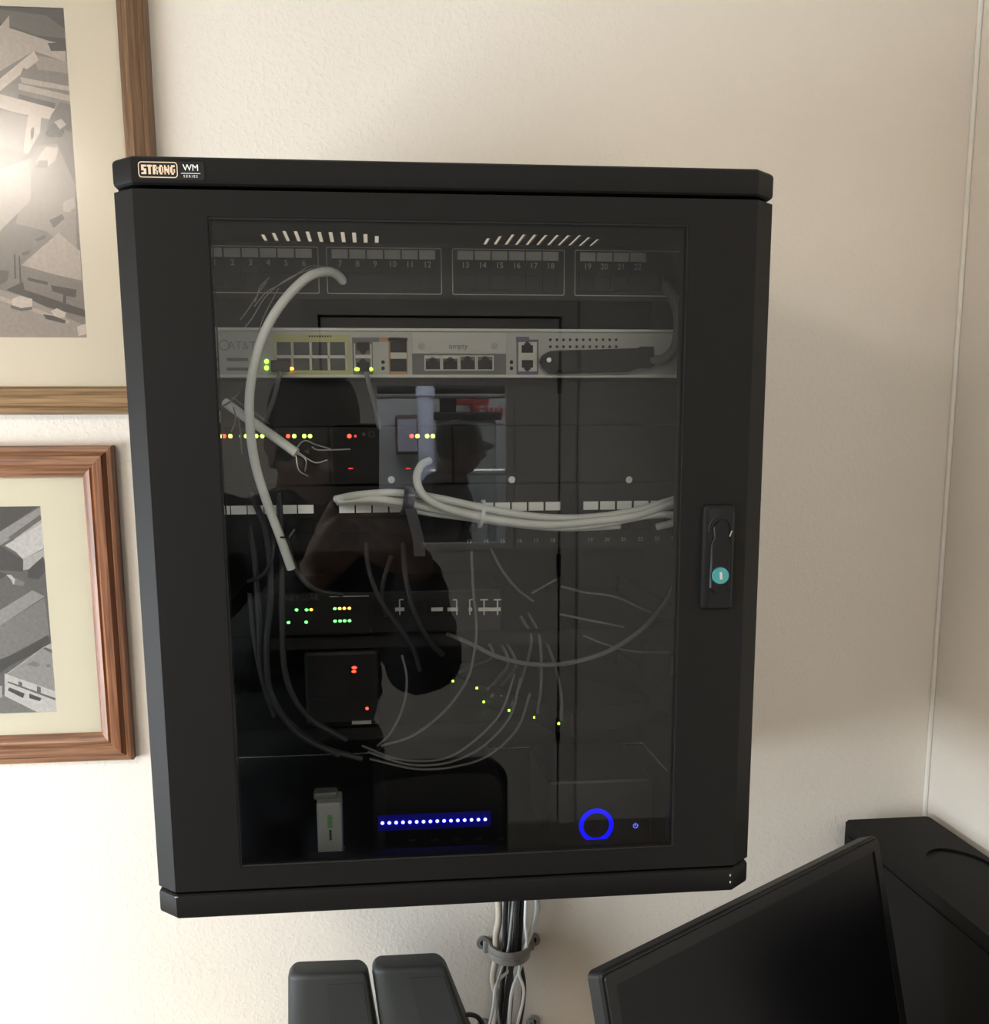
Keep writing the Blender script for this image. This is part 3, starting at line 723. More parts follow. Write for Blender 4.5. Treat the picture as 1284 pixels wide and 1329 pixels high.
# modem with red lights on the lower shelf
YM = -.298
mx0, mx1 = xpx(395, 890, YM), xpx(492, 890, YM)
md = thing('modem', ((mx0+mx1)/2, YM, zs2), 'black modem with two red lights on the lower shelf', 'modem')
MB().box((mx0, YM, zs2), (mx1, YM+.12, zpx(845, 440, YM)), bev=.004).build('housing', M_dark, md)
for px, py, sc in ((460, 866.5, 1.5), (459.5, 871.5, 1.3)): led_at(px, py, .0017, L_red, md, YM, sc, .8)
led_at(476.5, 919.5, .0015, L_red, md, YM)
fbox(457, 936, 482, 939.5, YM-.0008, YM, M_silver, 'label_bar', md)
fbox(400, 905, 450, 908, YM-.0006, YM, M_black2, 'vent_slot', md)
# switch lying askew on the lower shelf: its port lights run in a slanting row
A = Vector((.080, -.205, zs2)); B = Vector((.178, -.372, zs2)); A = Vector((.086,-.20,0)); B = Vector((.168,-.352,0))
u = (B-A).normalized(); nrm = Vector((u.y, -u.x, 0))
if nrm.y > 0: nrm = -nrm
lean = thing('loose_switch', (.15, -.27, zs2), 'black eight port switch lying askew on the lower shelf with green link lights', 'switch')
rotm = Matrix((u, Vector((-u.y, u.x, 0)), Vector((0,0,1)))).transposed()
bk = Vector((-u.y, u.x, 0)); bk = bk if bk.y > 0 else -bk
if bk.x < 0: pass
cc = (A+B)/2 + bk*.05; Ln = (B-A).length/2+.02
MB().box((cc.x-Ln, cc.y-.05, zs2), (cc.x+Ln, cc.y+.05, zs2+.024), bev=.002, rot=rotm).build('housing', M_dark, lean)
LP = [(588,884),(619,893),(628,911),(661,922),(694,931),(725.5,939)]
for i, (px, py) in enumerate(LP):
    f = (px-588)/(725.5-588); yy = A.y+(B.y-A.y)*f - .002
    led_at(px, py, .0014, L_lime, lean, yy)
for px, py in ((651.5, 903), (681.5, 910), (597, 872), (671, 909), (697, 922), (729, 931)):
    f = (px-588)/(725.5-588); yy = A.y+(B.y-A.y)*f
    led_at(px, py, .0010, M_label2, lean, yy, name='plug_tab')
# bottom of the cabinet: white adapter, router with blue lights, box with blue ring
zf = ZBT-.002
YA = -.355
a, b = at(410.5, 1043, YA), at(445, 1102, YA)
ad = thing('white_adapter', ((a.x+b.x)/2, YA, zf), 'small white adapter with green print standing at the bottom left of the cabinet', 'adapter')
MB().box((a.x, YA, zf+.003), (b.x, YA+.035, a.z), bev=.002).build('housing', mat('adapter_white', (.34, .36, .34), .5), ad)
m = MB(); q = [at(402, 1033, YA+.012), at(433, 1031, YA+.012), at(441, 1043, YA+.012), at(412, 1043, YA+.012)]
MB().box((a.x-.003, YA+.012, a.z-.001), (b.x-.004, YA+.03, a.z+.006), bev=.002).build('plug_end', mat('adapter_grey', (.13, .135, .13), .5), ad)
MB().box((a.x-.0004, YA-.001, zf), (b.x+.0004, YA+.036, zf+.003), bev=.001).build('chrome_foot', M_bright, ad)
m = MB()
gx_ = (a.x+b.x)/2+.0005
zt = at(427, 1058, YA).z
for i in range(9): m.box((gx_-.0022, YA-.0003, zt-.0014*i-.0011), (gx_+.0016+.0006*(i%3), YA+.0001, zt-.0014*i))
m.build('green_print', mat('green_ink', (.10, .28, .10), .6), ad)
m = MB()
for i in range(8): m.box((gx_-.0010, YA-.0003, zt-.0145-.0013*i-.001), (gx_+.0010+.0005*(i%2), YA+.0001, zt-.0145-.0013*i))
m.build('black_print', M_dark, ad)
YR = -.335
rx0, rx1 = xpx(484, 1060, YR), xpx(657, 1060, YR)
zz = [zpx(1013, 500, YR), zpx(1004, 590, YR), zpx(1003, 630, YR)]
rt = thing('router', ((rx0+rx1)/2, YR, zf), 'black router with a row of sixteen blue lights on the cabinet floor', 'router')
O = [(rx0, zf+.002), (rx1, zf+.002), (rx1-.0006, zz[2]-.022), (rx1-.003, zz[2]-.012), (rx1-.0075, zz[2]-.004), (rx1-.014, zz[2]), (rx1-.045, zz[1]+.0006), (rx0+.05, zz[0]+.004), (rx0+.008, zz[0]), (rx0+.001, zz[0]-.006)]
m = MB(); m.loft([[(x+(rx0+rx1-2*x)*.02, YR, z-.0008 if z > zf+.01 else z) for x, z in O], [(x, YR+.003, z) for x, z in O], [(x, YR+.11, z) for x, z in O]]); m.build('housing', M_dark, rt, smooth=math.radians(30))
MB().box((rx0+.01, YR+.01, zf), (rx1-.01, YR+.10, zf+.002)).build('foot', M_gap, rt)
l0 = None
for i in range(16):
    p = at(496.5+8.9*i, 1068.3-.32*i, YR-.0002)
    if l0 is None: l0 = MB().ball(p, .00165, n=6, scale=(1, .5, 1)).build('led', L_blue, rt, smooth=PI)
    else: again(l0, p, rt)
a, b = at(491, 1061, YR), at(637, 1071, YR)
MB().box((a.x, YR-.0001, b.z-.001), (b.x, YR+.001, a.z+.002)).build('led_halo_strip', led('blue_led_halo', (.001, .001, .30), .045), rt)  # glowing strip imitates the blue bloom around the lights
for i, s_ in enumerate(('NET1', 'NET2', 'NET3', 'NET4', 'NET5')): text(s_, .0030, at(536+28.5*i, 1091-.6*i, YR-.0002), mat('faint_print', (.05, .05, .055), .6), rt, 'port_word')
YG = -.342
gx0, gx1 = xpx(712, 1060, YG), xpx(846, 1060, YG); gz1 = zpx(1012, 780, YG)
nb = thing('storage_box', ((gx0+gx1)/2, YG, zf), 'dark grey network storage box with a glowing blue ring on its front', 'storage box')
MB().box((gx0, YG, zf), (gx1, YG+.13, gz1), bev=.003).build('housing', mat('dark_grey_box', (.010, .010, .011), .4, spec=.3), nb)
c = at(774, 1071, YG)
m = MB(); m.platex(circ(c.x, c.z, .0170, 40), [circ(c.x, c.z, .0130, 40)[::-1]], YG-.0012, YG+.0005); m.build('light_ring', L_ring, nb)
c = at(825, 1071.5, YG)
m = MB(); m.torus((c.x, YG-.0004, c.z), .0022, .0004, a0=PI/2+.6, a1=2.5*PI-.6, n=20, m=6); m.box((c.x-.0004, YG-.0008, c.z), (c.x+.0004, YG, c.z+.0028)); m.build('power_symbol', led('led_symbol', (.12, .14, 1), 1.6), nb)

# ------------------------------------------------------------------ cables inside the cabinet
def tcable(name, L, r, m, label, group=None, **k):
    return tag(cable(name, ppts(L), r, m, **k), label, 'cable', group)
tcable('network_cable', [(446,366,-.327),(438,357,-.335),(424,352.5,-.345),(398,361,-.358),(365,395,-.368),(340,440,-.372),(326,495,-.374),(324,545,-.374),(331,600,-.372),(346,650,-.368),(363,695,-.362),(378,738,-.352)], .0040, M_cable,
       'thick white cable looping down the left side in front of the upper patch panel', n=14)
sb = thing('cut_cable', at(340, 560, -.34), 'white cable with a cut end and frayed wires left of the white loop', 'cable')
cable('jacket', ppts([(292,522,-.326),(318,541,-.335),(346,560,-.343),(385,588,-.350)]), .0042, M_cable, sb, n=14)
for L in ([(383,584,-.35),(395,572,-.352),(410,577,-.352),(430,583,-.35)], [(385,588,-.35),(397,597,-.353),(396,612,-.35)], [(384,590,-.35),(388,610,-.352),(400,618,-.35)],
          [(386,586,-.35),(408,600,-.353),(425,597,-.35)], [(405,580,-.35),(415,584,-.352),(455,583,-.35)]):
    cable('frayed_wire', ppts(L), .0006, M_bright, sb, n=5)
st = thing('frayed_cable_end', at(360, 390, -.34), 'tuft of thin stripped wires beside the top of the white loop', 'wires')
for L in ([(445,352,-.33),(415,347,-.335),(395,352,-.338),(370,364,-.34),(345,385,-.342),(328,412,-.345),(318,425,-.345)],
          [(440,350,-.33),(405,345,-.336),(380,360,-.34),(362,370,-.34),(345,380,-.34),(330,398,-.34)],
          [(350,360,-.34),(338,372,-.342),(333,385,-.342),(322,402,-.34),(312,415,-.34)],
          [(362,374,-.34),(352,392,-.342),(342,412,-.342),(336,430,-.34)],
          [(346,366,-.34),(336,380,-.342),(331,392,-.34)]):
    cable('stripped_wire', ppts(L), .0005, mat('dull_wire', (.35, .34, .32), .5), st, n=5)
ft = thing('frayed_cable_end', at(310, 545, -.335), 'thin reddish and white loose wires above the leftmost red light', 'wires')
for L, m in (([(285,530,-.33),(300,520,-.335),(312,508,-.335)], M_cabled), ([(303,528,-.335),(306,545,-.336),(300,560,-.335)], mat('red_wire', (.35, .16, .13), .5)), ([(308,535,-.335),(312,560,-.336),(314,590,-.335)], M_cabled), ([(300,515,-.33),(330,535,-.335),(350,550,-.335)], M_cabled)):
    cable('loose_wire', ppts(L), .0006, m, ft, n=5)
# white bundle across the second patch panel
BY = -.352
bund = 'white cables in the bundle across the second patch panel'
tcable('bundle_cable', [(436,648,-.335),(470,642,BY),(520,640,BY),(575,648,BY),(640,662,BY),(700,671,BY),(760,672,BY),(820,664,BY-.002),(886,645,-.358)], .0036, M_cable, 'uppermost white cable of the bundle across the second patch panel', bund, n=12)
tcable('bundle_cable', [(438,649,-.336),(480,645,BY+.006),(530,648,BY+.005),(590,660,BY+.004),(650,673,BY+.004),(710,681,BY+.004),(770,678,BY+.004),(830,667,BY+.002),(888,651,-.352)], .0036, M_cable, 'second white cable of the bundle, just under its top strand', bund, n=12)
tcable('bundle_cable', [(440,650,-.338),(490,648,BY-.004),(540,656,BY-.005),(600,668,BY-.005),(660,676,BY-.005),(720,684,BY-.006),(780,680,BY-.006),(835,670,BY-.006),(870,668,-.360),(880,676,-.352),(852,684,-.345)], .0034, M_cable, 'white cable of the bundle whose right end bends back to a cut tip', bund, n=12)
tcable('bundle_cable', [(438,651,-.334),(500,652,BY+.002),(550,664,BY),(610,672,BY),(670,680,BY),(725,685,BY),(770,684,BY),(805,682,-.350)], .0034, M_cable, 'lowest white cable of the bundle, ending short of the right side', bund, n=12)
tcable('bundle_cable', [(557,598,-.335),(547,604,-.348),(541,620,-.360),(548,640,-.366),(570,656,-.368),(610,668,-.366),(660,677,-.364),(715,681,-.362),(775,676,-.362),(830,668,-.360),(884,648,-.364)], .0036, M_cable, 'white cable that hooks up out of the bundle in front of the lit modules', bund, n=12)
# ties
def tie(px, py, label, m, w, tail=None, rx=.010, rz=.012):
    p = at(px, py, BY-.004)
    t = thing('cable_tie', p, label, 'cable tie')
    L = [[(p.x-w/2+math.sin(a)*.002, p.y+.016*math.cos(a), p.z+rz*math.sin(a)) for a in [2*PI*i/20 for i in range(20)]], [(p.x+w/2+math.sin(a)*.002, p.y+.016*math.cos(a), p.z+rz*math.sin(a)) for a in [2*PI*i/20 for i in range(20)]]]
    L2 = [[(x, p.y+(y-p.y)*1.06, p.z+(z-p.z)*1.06) for x, y, z in r] for r in L]
    MB().loft([L[0], L2[0], L2[1], L[1], L[0]], cap=False).build('band', m, t, smooth=SM)
    if tail:
        q = ppts(tail); mm = MB()
        mm.loft([[(v.x-w/2, v.y, v.z), (v.x+w/2, v.y, v.z), (v.x+w/2, v.y+.0015, v.z), (v.x-w/2, v.y+.0015, v.z)] for v in spline(q, 5)]); mm.build('tail', m, t)
tie(530, 650, 'dark purple hook and loop tie around the white cable bundle', mat('dark_velcro', (.07, .07, .085), .8), .010, [(533,660,-.374),(538,680,-.372),(543,700,-.366),(545,722,-.36)])
tie(625, 667, 'thin white tie around the white cable bundle', M_cable, .003, None)
# thin grey cords in front of the lower half
Gd = 'thin grey patch cords hanging in the lower half'
for L, r, lb in (
    ([(884,735,-.30),(868,775,-.315),(835,815,-.325),(790,845,-.33),(735,861,-.33),(690,862,-.325),(645,852,-.315),(612,836,-.31),(580,822,-.30)], .0022, 'grey cord in a wide low arc from the right edge to the centre'),
    ([(612,715,-.32),(614,760,-.325),(618,810,-.325),(616,845,-.325),(605,885,-.325),(575,925,-.322),(535,955,-.318),(495,968,-.31)], .0013, 'grey cord dropping beside the jack edges and swinging left along the lower shelf'),
    ([(637,712,-.32),(652,740,-.325),(672,765,-.322),(692,780,-.315)], .0012, 'short grey cord sloping right below the second patch panel'),
    ([(690,770,-.318),(708,760,-.32),(722,752,-.318)], .0011, 'short grey cord rising right in front of the door line'),
    ([(728,761,-.32),(760,769,-.322),(800,775,-.322),(845,795,-.318),(880,805,-.31)], .0011, 'grey cord crossing to the right edge above the wide arc'),
    ([(757,825,-.32),(785,836,-.322),(820,845,-.32),(870,847,-.315)], .0010, 'grey cord running level to the right edge below the wide arc'),
    ([(726,797,-.32),(770,806,-.32),(810,814,-.318)], .0011, 'faint thin cord left of the wide arc'),
    ([(522,850,-.32),(528,880,-.324),(524,915,-.322),(508,950,-.316),(490,968,-.31)], .0012, 'thin grey cord hanging straight beside the modem'),
    ([(688,900,-.345),(672,945,-.345),(635,980,-.34),(590,995,-.335),(540,998,-.328),(480,985,-.318)], .0012, 'grey cord of the lowest arcs, its outermost strand'),
    ([(676,880,-.33),(662,930,-.335),(625,970,-.332),(580,990,-.33),(530,992,-.325),(478,976,-.318)], .0012, 'grey cord of the lowest arcs, its middle strand'),
    ([(668,875,-.32),(650,925,-.325),(615,962,-.325),(575,985,-.322),(520,986,-.318),(470,968,-.31)], .0012, 'grey cord of the lowest arcs, its inner strand')):
    tcable('grey_cord', L, r, M_cabled, lb, Gd, n=8)
# cords that plug into the askew switch
for i, (px, py, tx, ty) in enumerate(((597, 872, 640, 850), (632, 896, 660, 858), (637, 905, 670, 862), (664, 917, 690, 830), (698, 926, 700, 826), (729, 935, 716, 850))):
    f = (px-588)/(725.5-588); yy = A.y+(B.y-A.y)*f - .004
    c = tcable('link_cord', [(px, py, yy), ((px*.6+tx*.4)+4, py*.55+ty*.45, yy+.004), (tx, ty, -.30), (tx-14, ty-30, -.285)], .0015, M_cabled, 'thin grey cord plugged into the askew switch, %s from the left' % ('first', 'second', 'third', 'fourth', 'fifth', 'sixth')[i], 'cords of the askew switch', n=8)
# black cords on the left
Gb = 'black cords hanging on the left side'
for L, r, lb in (
    ([(326,640,-.33),(345,690,-.345),(352,760,-.35),(346,840,-.35),(352,900,-.345),(385,950,-.335),(440,980,-.325)], .0030, 'black cord hanging straight down behind the end of the white loop'),
    ([(318,650,-.32),(330,720,-.335),(336,800,-.34),(340,870,-.34),(360,920,-.335),(410,965,-.325),(470,985,-.318)], .0030, 'black cord left of the straight one, curving to the lower shelf'),
    ([(362,640,-.33),(366,720,-.345),(366,800,-.35),(372,880,-.345),(400,930,-.335),(450,960,-.322)], .0028, 'black cord right of the straight one, below the white loop end'),
    ([(322,755,-.34),(342,745,-.35),(354,722,-.352),(356,690,-.345)], .0018, 'short black cord curving out to the left edge below the shoulder of the reflection'),
    ([(324,770,-.335),(330,830,-.34),(342,890,-.338),(356,930,-.33)], .0022, 'leftmost black cord beside the door edge'),
    ([(372,700,-.345),(385,740,-.35),(410,765,-.348),(445,772,-.34)], .0024, 'black cord swinging right above the small switch'),
    ([(475,705,-.335),(479,740,-.345),(492,775,-.35),(512,805,-.348),(535,840,-.338),(545,870,-.325)], .0022, 'dark cord crossing in front of the small switch, left one'),
    ([(508,722,-.335),(500,745,-.345),(496,770,-.345),(502,800,-.338)], .0020, 'short dark cord beside the small switch'),
    ([(523,705,-.335),(526,745,-.348),(536,790,-.352),(556,830,-.345),(575,850,-.33)], .0026, 'dark cord crossing in front of the small switch, right one')):
    tcable('black_cord', L, r, mat('dark_cord', (.022, .023, .026), .5), lb, Gb, n=8)
p = at(370, 697, -.364)
zt_ = thing('cable_tie', p, 'thin black zip tie near the lower end of the white loop', 'cable tie')
m = MB(); m.torus((p.x, p.y+.002, p.z), .0050, .0008, axis='z', n=20, m=6); m.build('band', M_gap, zt_, smooth=SM)
MB().tube([(p.x+.004, p.y-.002, p.z), (p.x+.009, p.y-.004, p.z+.007)], .0009, n=6).build('tail', M_cabled, zt_)

# ------------------------------------------------------------------ pictures on the wall
def wood(name, c1, c2, vertical):
    m = bpy.data.materials.new(name); m.use_nodes = True; MATS[name] = m
    n, l = m.node_tree.nodes, m.node_tree.links; p = n['Principled BSDF']; p.inputs['Roughness'].default_value = .38
    tc = n.new('ShaderNodeTexCoord'); mp = n.new('ShaderNodeMapping')
    mp.inputs['Scale'].default_value = (260, 260, 9) if vertical else (9, 260, 260)
    l.new(tc.outputs['Object'], mp.inputs[0])
    t = n.new('ShaderNodeTexNoise'); t.inputs['Scale'].default_value = 1; t.inputs['Detail'].default_value = 6; t.inputs['Distortion'].default_value = .6
    l.new(mp.outputs[0], t.inputs['Vector'])
    r = n.new('ShaderNodeValToRGB'); r.color_ramp.elements[0].position = .38; r.color_ramp.elements[0].color = (*c1, 1)
    r.color_ramp.elements[1].position = .62; r.color_ramp.elements[1].color = (*c2, 1)
    l.new(t.outputs['Fac'], r.inputs[0]); l.new(r.outputs[0], p.inputs['Base Color'])
    b = n.new('ShaderNodeBump'); b.inputs['Strength'].default_value = .25; b.inputs['Distance'].default_value = .001
    l.new(t.outputs['Fac'], b.inputs['Height']); l.new(b.outputs[0], p.inputs['Normal'])
    return m
def picture(name, x0, z0, x1, z1, mw, prof, px0, pz0, px1, pz1, mats, matc, label, prints, ptone):
    """moulded frame (four mitred sides), mat with a window, printed photograph, glass"""
    t = thing(name, ((x0+x1)/2, 0, z0), label, 'picture')
    # profile: list of (distance from the outer edge, height off the wall)
    corners = [(x0, z0, 1, 1), (x1, z0, -1, 1), (x1, z1, -1, -1), (x0, z1, 1, -1)]
    for i in range(4):
        ca, cb = corners[i], corners[(i+1) % 4]
        ra = [(ca[0]+ca[2]*d, -h, ca[1]+ca[3]*d) for d, h in prof]; rb = [(cb[0]+cb[2]*d, -h, cb[1]+cb[3]*d) for d, h in prof]
        MB().loft([ra, rb]).build('frame_side', mats[i % 2], t, smooth=math.radians(35))
    MB().platex(rect(x0+mw-.004, z0+mw-.004, x1-mw+.004, z1-mw+.004), [rect(px0, pz0, px1, pz1)], -.0095, -.0080).build('mat_board', matc, t)
    MB().box((px0-.01, -.0070, pz0-.01), (px1+.01, -.0060, pz1+.01)).build('print_backing', ptone[0], t)
    b = MB()
    used = ptone
    b = MB()
    for li, (mi, poly) in enumerate(prints):
        b.mi = mi; pts = [at(px, py, -.0075) for px, py in poly]
        pts = [Vector((max(px0-.008, min(px1+.008, q.x)), -.0072-.00002*li, max(pz0-.008, min(pz1+.008, q.z)))) for q in pts]
        f = b.bm.faces.new([b.bm.verts.new(q) for q in pts]); f.material_index = mi
    b.build('photograph', used, t)
    MB().box((x0+mw-.005, -.0125, z0+mw-.005), (x1-mw+.005, -.0105, z1-mw+.005)).build('picture_glass', M_pglass, t)
    MB().box((x0+.004, -.0055, z0+.004), (x1-.004, 0, z1-.004)).build('backing_board', M_beige, t)
    return t
wo_v = wood('oak_vertical', (.115, .058, .026), (.21, .115, .055), True); wo_h = wood('oak_horizontal', (.16, .09, .038), (.33, .20, .095), False)
wr_v = wood('red_oak_vertical', (.13, .045, .018), (.27, .105, .042), True); wr_h = wood('red_oak_horizontal', (.15, .062, .03), (.31, .15, .075), False)
P1 = [(0,0),(0,.014),(.003,.019),(.0075,.021),(.009,.018),(.011,.019),(.020,.0225),(.024,.020),(.0255,.0175),(.0285,.0175),(.030,.0150),(.0315,.0135),(.0315,0)]
P2 = [(0,0),(0,.013),(.002,.0165),(.0055,.017),(.007,.0165),(.012,.0225),(.021,.0225),(.024,.019),(.0265,.0205),(.031,.0185),(.033,.0165),(.0355,.0135),(.0355,0)]
def tones(base, n, tint, grain):
    return [mat('%s_tone_%d' % (base, i), tuple((.05+.9*(i/(n-1))**1.6)*c for c in tint), .5, noise=grain, nscale=220) for i in range(n)]
TS = tones('sepia_print', 7, (.80, .70, .62), .10); TG = tones('grey_print', 7, (.74, .74, .74), .12)
# aerial view, upper print: roofs, lots, streets and parked cars (pixel outlines, tone index)
up = [(3, [(-420,0),(120,0),(120,460),(-420,460)]),
 (1, [(-400,5),(90,5),(90,70),(60,60),(0,42),(-400,30)]), (2, [(0,12),(60,20),(85,38),(86,50),(50,46),(0,30)]),
 (5, [(-400,30),(0,34),(12,20),(12,36),(60,52),(85,58),(85,80),(44,66),(0,92),(-400,150)]),
 (1, [(62,56),(86,54),(86,66),(66,66)]), (4, [(40,70),(88,80),(88,95),(50,90)]),
 (6, [(0,102),(44,66),(50,78),(0,118),(-200,190),(-200,170)]), (3, [(22,108),(30,88),(90,106),(92,128),(60,122)]),
 (5, [(26,100),(90,112),(90,118),(28,108)]), (5, [(24,108),(92,124),(92,132),(24,116)]), (1, [(24,122),(72,134),(70,146),(24,132)]),
 (6, [(0,122),(60,138),(74,142),(70,156),(20,146),(0,140)]), (2, [(78,132),(92,136),(94,172),(84,168),(70,168),(60,166),(66,150)]),
 (4, [(0,142),(54,156),(34,190),(32,198),(0,190),(-200,160),(-200,120)]), (6, [(36,150),(54,146),(52,172),(36,200),(30,198)]),
 (2, [(40,168),(44,164),(44,178),(40,182)]), (1, [(58,172),(70,160),(84,170),(80,178),(62,178)]), (5, [(70,158),(80,154),(86,162),(78,168)]),
 (4, [(44,190),(74,186),(98,240),(100,330),(60,300),(20,290),(40,215)]), (6, [(52,200),(60,190),(76,192),(72,208),(62,216),(46,214)]), (3, [(50,208),(62,208),(62,218),(46,218)]),
 (5, [(0,220),(40,205),(40,260),(0,300),(-300,330),(-300,200)]), (5, [(82,262),(96,256),(98,268),(90,276),(82,274)]), (2, [(64,286),(80,278),(84,284),(70,296)]), (2, [(46,310),(60,304),(58,310),(48,314)]),
 (2, [(28,328),(40,324),(38,330),(30,332)]), (5, [(28,344),(76,302),(104,326),(106,364),(70,356)]), (3, [(28,344),(70,356),(108,366),(110,398),(30,376)]),
 (1, [(36,360),(62,366),(62,370),(36,364)]), (1, [(66,370),(100,376),(98,386),(86,384),(86,396),(82,396),(82,382),(68,378)]), (1, [(8,376),(30,366),(32,376),(110,402),(112,412),(60,398)]),
 (1, [(18,330),(20,330),(21,362),(19,362)]), (1, [(24,332),(26,332),(28,368),(26,368)]), (2, [(0,350),(12,352),(10,364),(0,370)]),
 (4, [(-300,372),(0,376),(30,384),(112,424),(112,440),(-300,440)]), (5, [(-300,380),(0,384),(90,416),(90,420),(0,390),(-300,388)]),
 (6, [(16,388),(26,384),(42,388),(42,398),(28,400),(16,396)]), (2, [(14,396),(28,400),(42,398),(42,402),(28,404),(14,400)]),
 (6, [(66,404),(74,400),(86,406),(84,412),(72,412)]), (1, [(56,408),(70,410),(86,416),(84,420),(60,414)]), (6, [(100,424),(112,420),(112,434),(102,436)])]
lo = [(2, [(-420,640),(90,640),(90,940),(-420,940)]), (1, [(-400,655),(52,655),(0,690),(-400,720)]),
 (4, [(0,690),(52,658),(54,672),(0,708),(-200,760),(-200,745)]), (5, [(18,700),(54,674),(54,680),(22,704)]), (2, [(10,698),(18,700),(54,672),(52,668)]),
 (6, [(6,708),(56,678),(56,712),(30,726),(20,716)]), (1, [(0,708),(30,726),(30,742),(0,740),(-100,720)]), (5, [(30,726),(58,712),(58,724),(44,738),(30,740)]),
 (1, [(36,740),(56,722),(60,740),(50,752),(36,750)]), (1, [(-100,735),(0,742),(10,746),(0,752),(-100,760)]), (6, [(8,746),(14,746),(20,752),(18,760),(14,752)]), (3, [(20,750),(32,756),(30,762),(24,766),(18,758)]),
 (2, [(0,756),(40,762),(34,770),(0,790),(-300,900),(-300,800)]), (4, [(0,792),(42,766),(58,774),(0,812),(-300,960),(-300,940)]),
 (3, [(0,812),(58,776),(64,824),(24,844),(0,858),(-300,930),(-300,900)]), (1, [(0,856),(24,846),(62,824),(66,836),(10,866),(0,874)]),
 (5, [(6,876),(56,840),(68,834),(70,844),(58,840),(8,878)]), (4, [(8,876),(56,842),(68,848),(72,900),(24,880)]), (3, [(34,862),(44,858),(52,862),(48,866)]), (3, [(60,862),(66,862),(66,866),(60,866)]),
 (6, [(6,874),(74,898),(74,924),(48,924),(6,904)]), (2, [(10,884),(72,906),(72,909),(10,886)]), (1, [(12,892),(32,900),(30,906),(10,896)]), (2, [(24,884),(29,886),(29,892),(24,890)]), (2, [(48,890),(53,892),(53,900),(48,898)]), (1, [(38,900),(54,906),(52,910),(38,906)]),
 (3, [(0,900),(48,924),(0,926),(-300,926),(-300,900)]), (5, [(0,890),(3,890),(3,904),(0,906)])]
picture('picture_frame', -.87, 1.5448, -.2325, 2.062, .0315, P1, -.78, 1.6308, -.3205, 1.9764, (wo_h, wo_v), mat('cream_mat', (.93, .86, .71), .7),
        'oak framed sepia aerial photograph with glare, upper one of the two pictures', up, TS)
picture('picture_frame', -.795, 1.1310, -.2995, 1.5097, .0355, P2, -.7085, 1.1933, -.3865, 1.4402, (wr_h, wr_v), mat('ivory_mat', (.93, .89, .73), .7),
        'reddish oak framed black and white aerial photograph, lower one of the two pictures', lo, TG)

# ------------------------------------------------------------------ cable bundle and clamps below the cabinet
dn = 'cables running down the wall below the cabinet'
for L, r, m, lb in (
    ([(646,1150,-.03),(648,1190,-.022),(644,1215,-.02),(645,1240,-.02),(640,1270,-.022),(646,1300,-.026),(640,1345,-.03)], .0046, M_beige, 'thick beige cable at the left of the bundle below the cabinet'),
    ([(658,1150,-.035),(656,1200,-.028),(655,1240,-.026),(652,1280,-.03),(646,1345,-.034)], .0036, M_cableb, 'black cable next to the thick beige one below the cabinet'),
    ([(665,1150,-.025),(663,1200,-.018),(661,1240,-.016),(664,1280,-.018),(660,1345,-.022)], .0032, M_cabled, 'grey cable in the middle of the bundle below the cabinet'),
    ([(672,1150,-.038),(670,1200,-.032),(667,1240,-.030),(660,1275,-.034),(652,1345,-.040)], .0036, M_cableb, 'second black cable from the left below the cabinet'),
    ([(678,1150,-.028),(676,1200,-.022),(674,1240,-.02),(680,1285,-.022),(672,1345,-.026)], .0034, M_cableb, 'black cable at the right of the bundle below the cabinet'),
    ([(684,1150,-.040),(682,1195,-.036),(684,1225,-.032),(676,1255,-.032),(664,1290,-.040),(660,1345,-.046)], .0023, M_cable, 'white cord crossing in front of the bundle below the clamp'),
    ([(694,1150,-.036),(696,1180,-.032),(690,1205,-.03),(680,1235,-.030),(674,1262,-.036),(680,1290,-.042),(668,1345,-.046)], .0020, M_cable, 'thin white cord leaving the bundle to the right above the clamp'),
    ([(699,1150,-.030),(700,1178,-.026),(694,1200,-.022),(686,1222,-.022),(672,1250,-.03),(646,1275,-.036),(640,1310,-.042),(632,1345,-.046)], .0020, M_cable, 'outermost thin white cord of the bundle below the cabinet'),
    ([(668,1150,-.03),(660,1230,-.034),(650,1262,-.036),(644,1290,-.040),(650,1345,-.044)], .0019, M_label, 'thin pale cord weaving left below the clamp')):
    tcable('wall_cable', L, r, m, lb, dn, n=10)
M_clamp = mat('grey_clamp', (.27, .26, .245), .45)
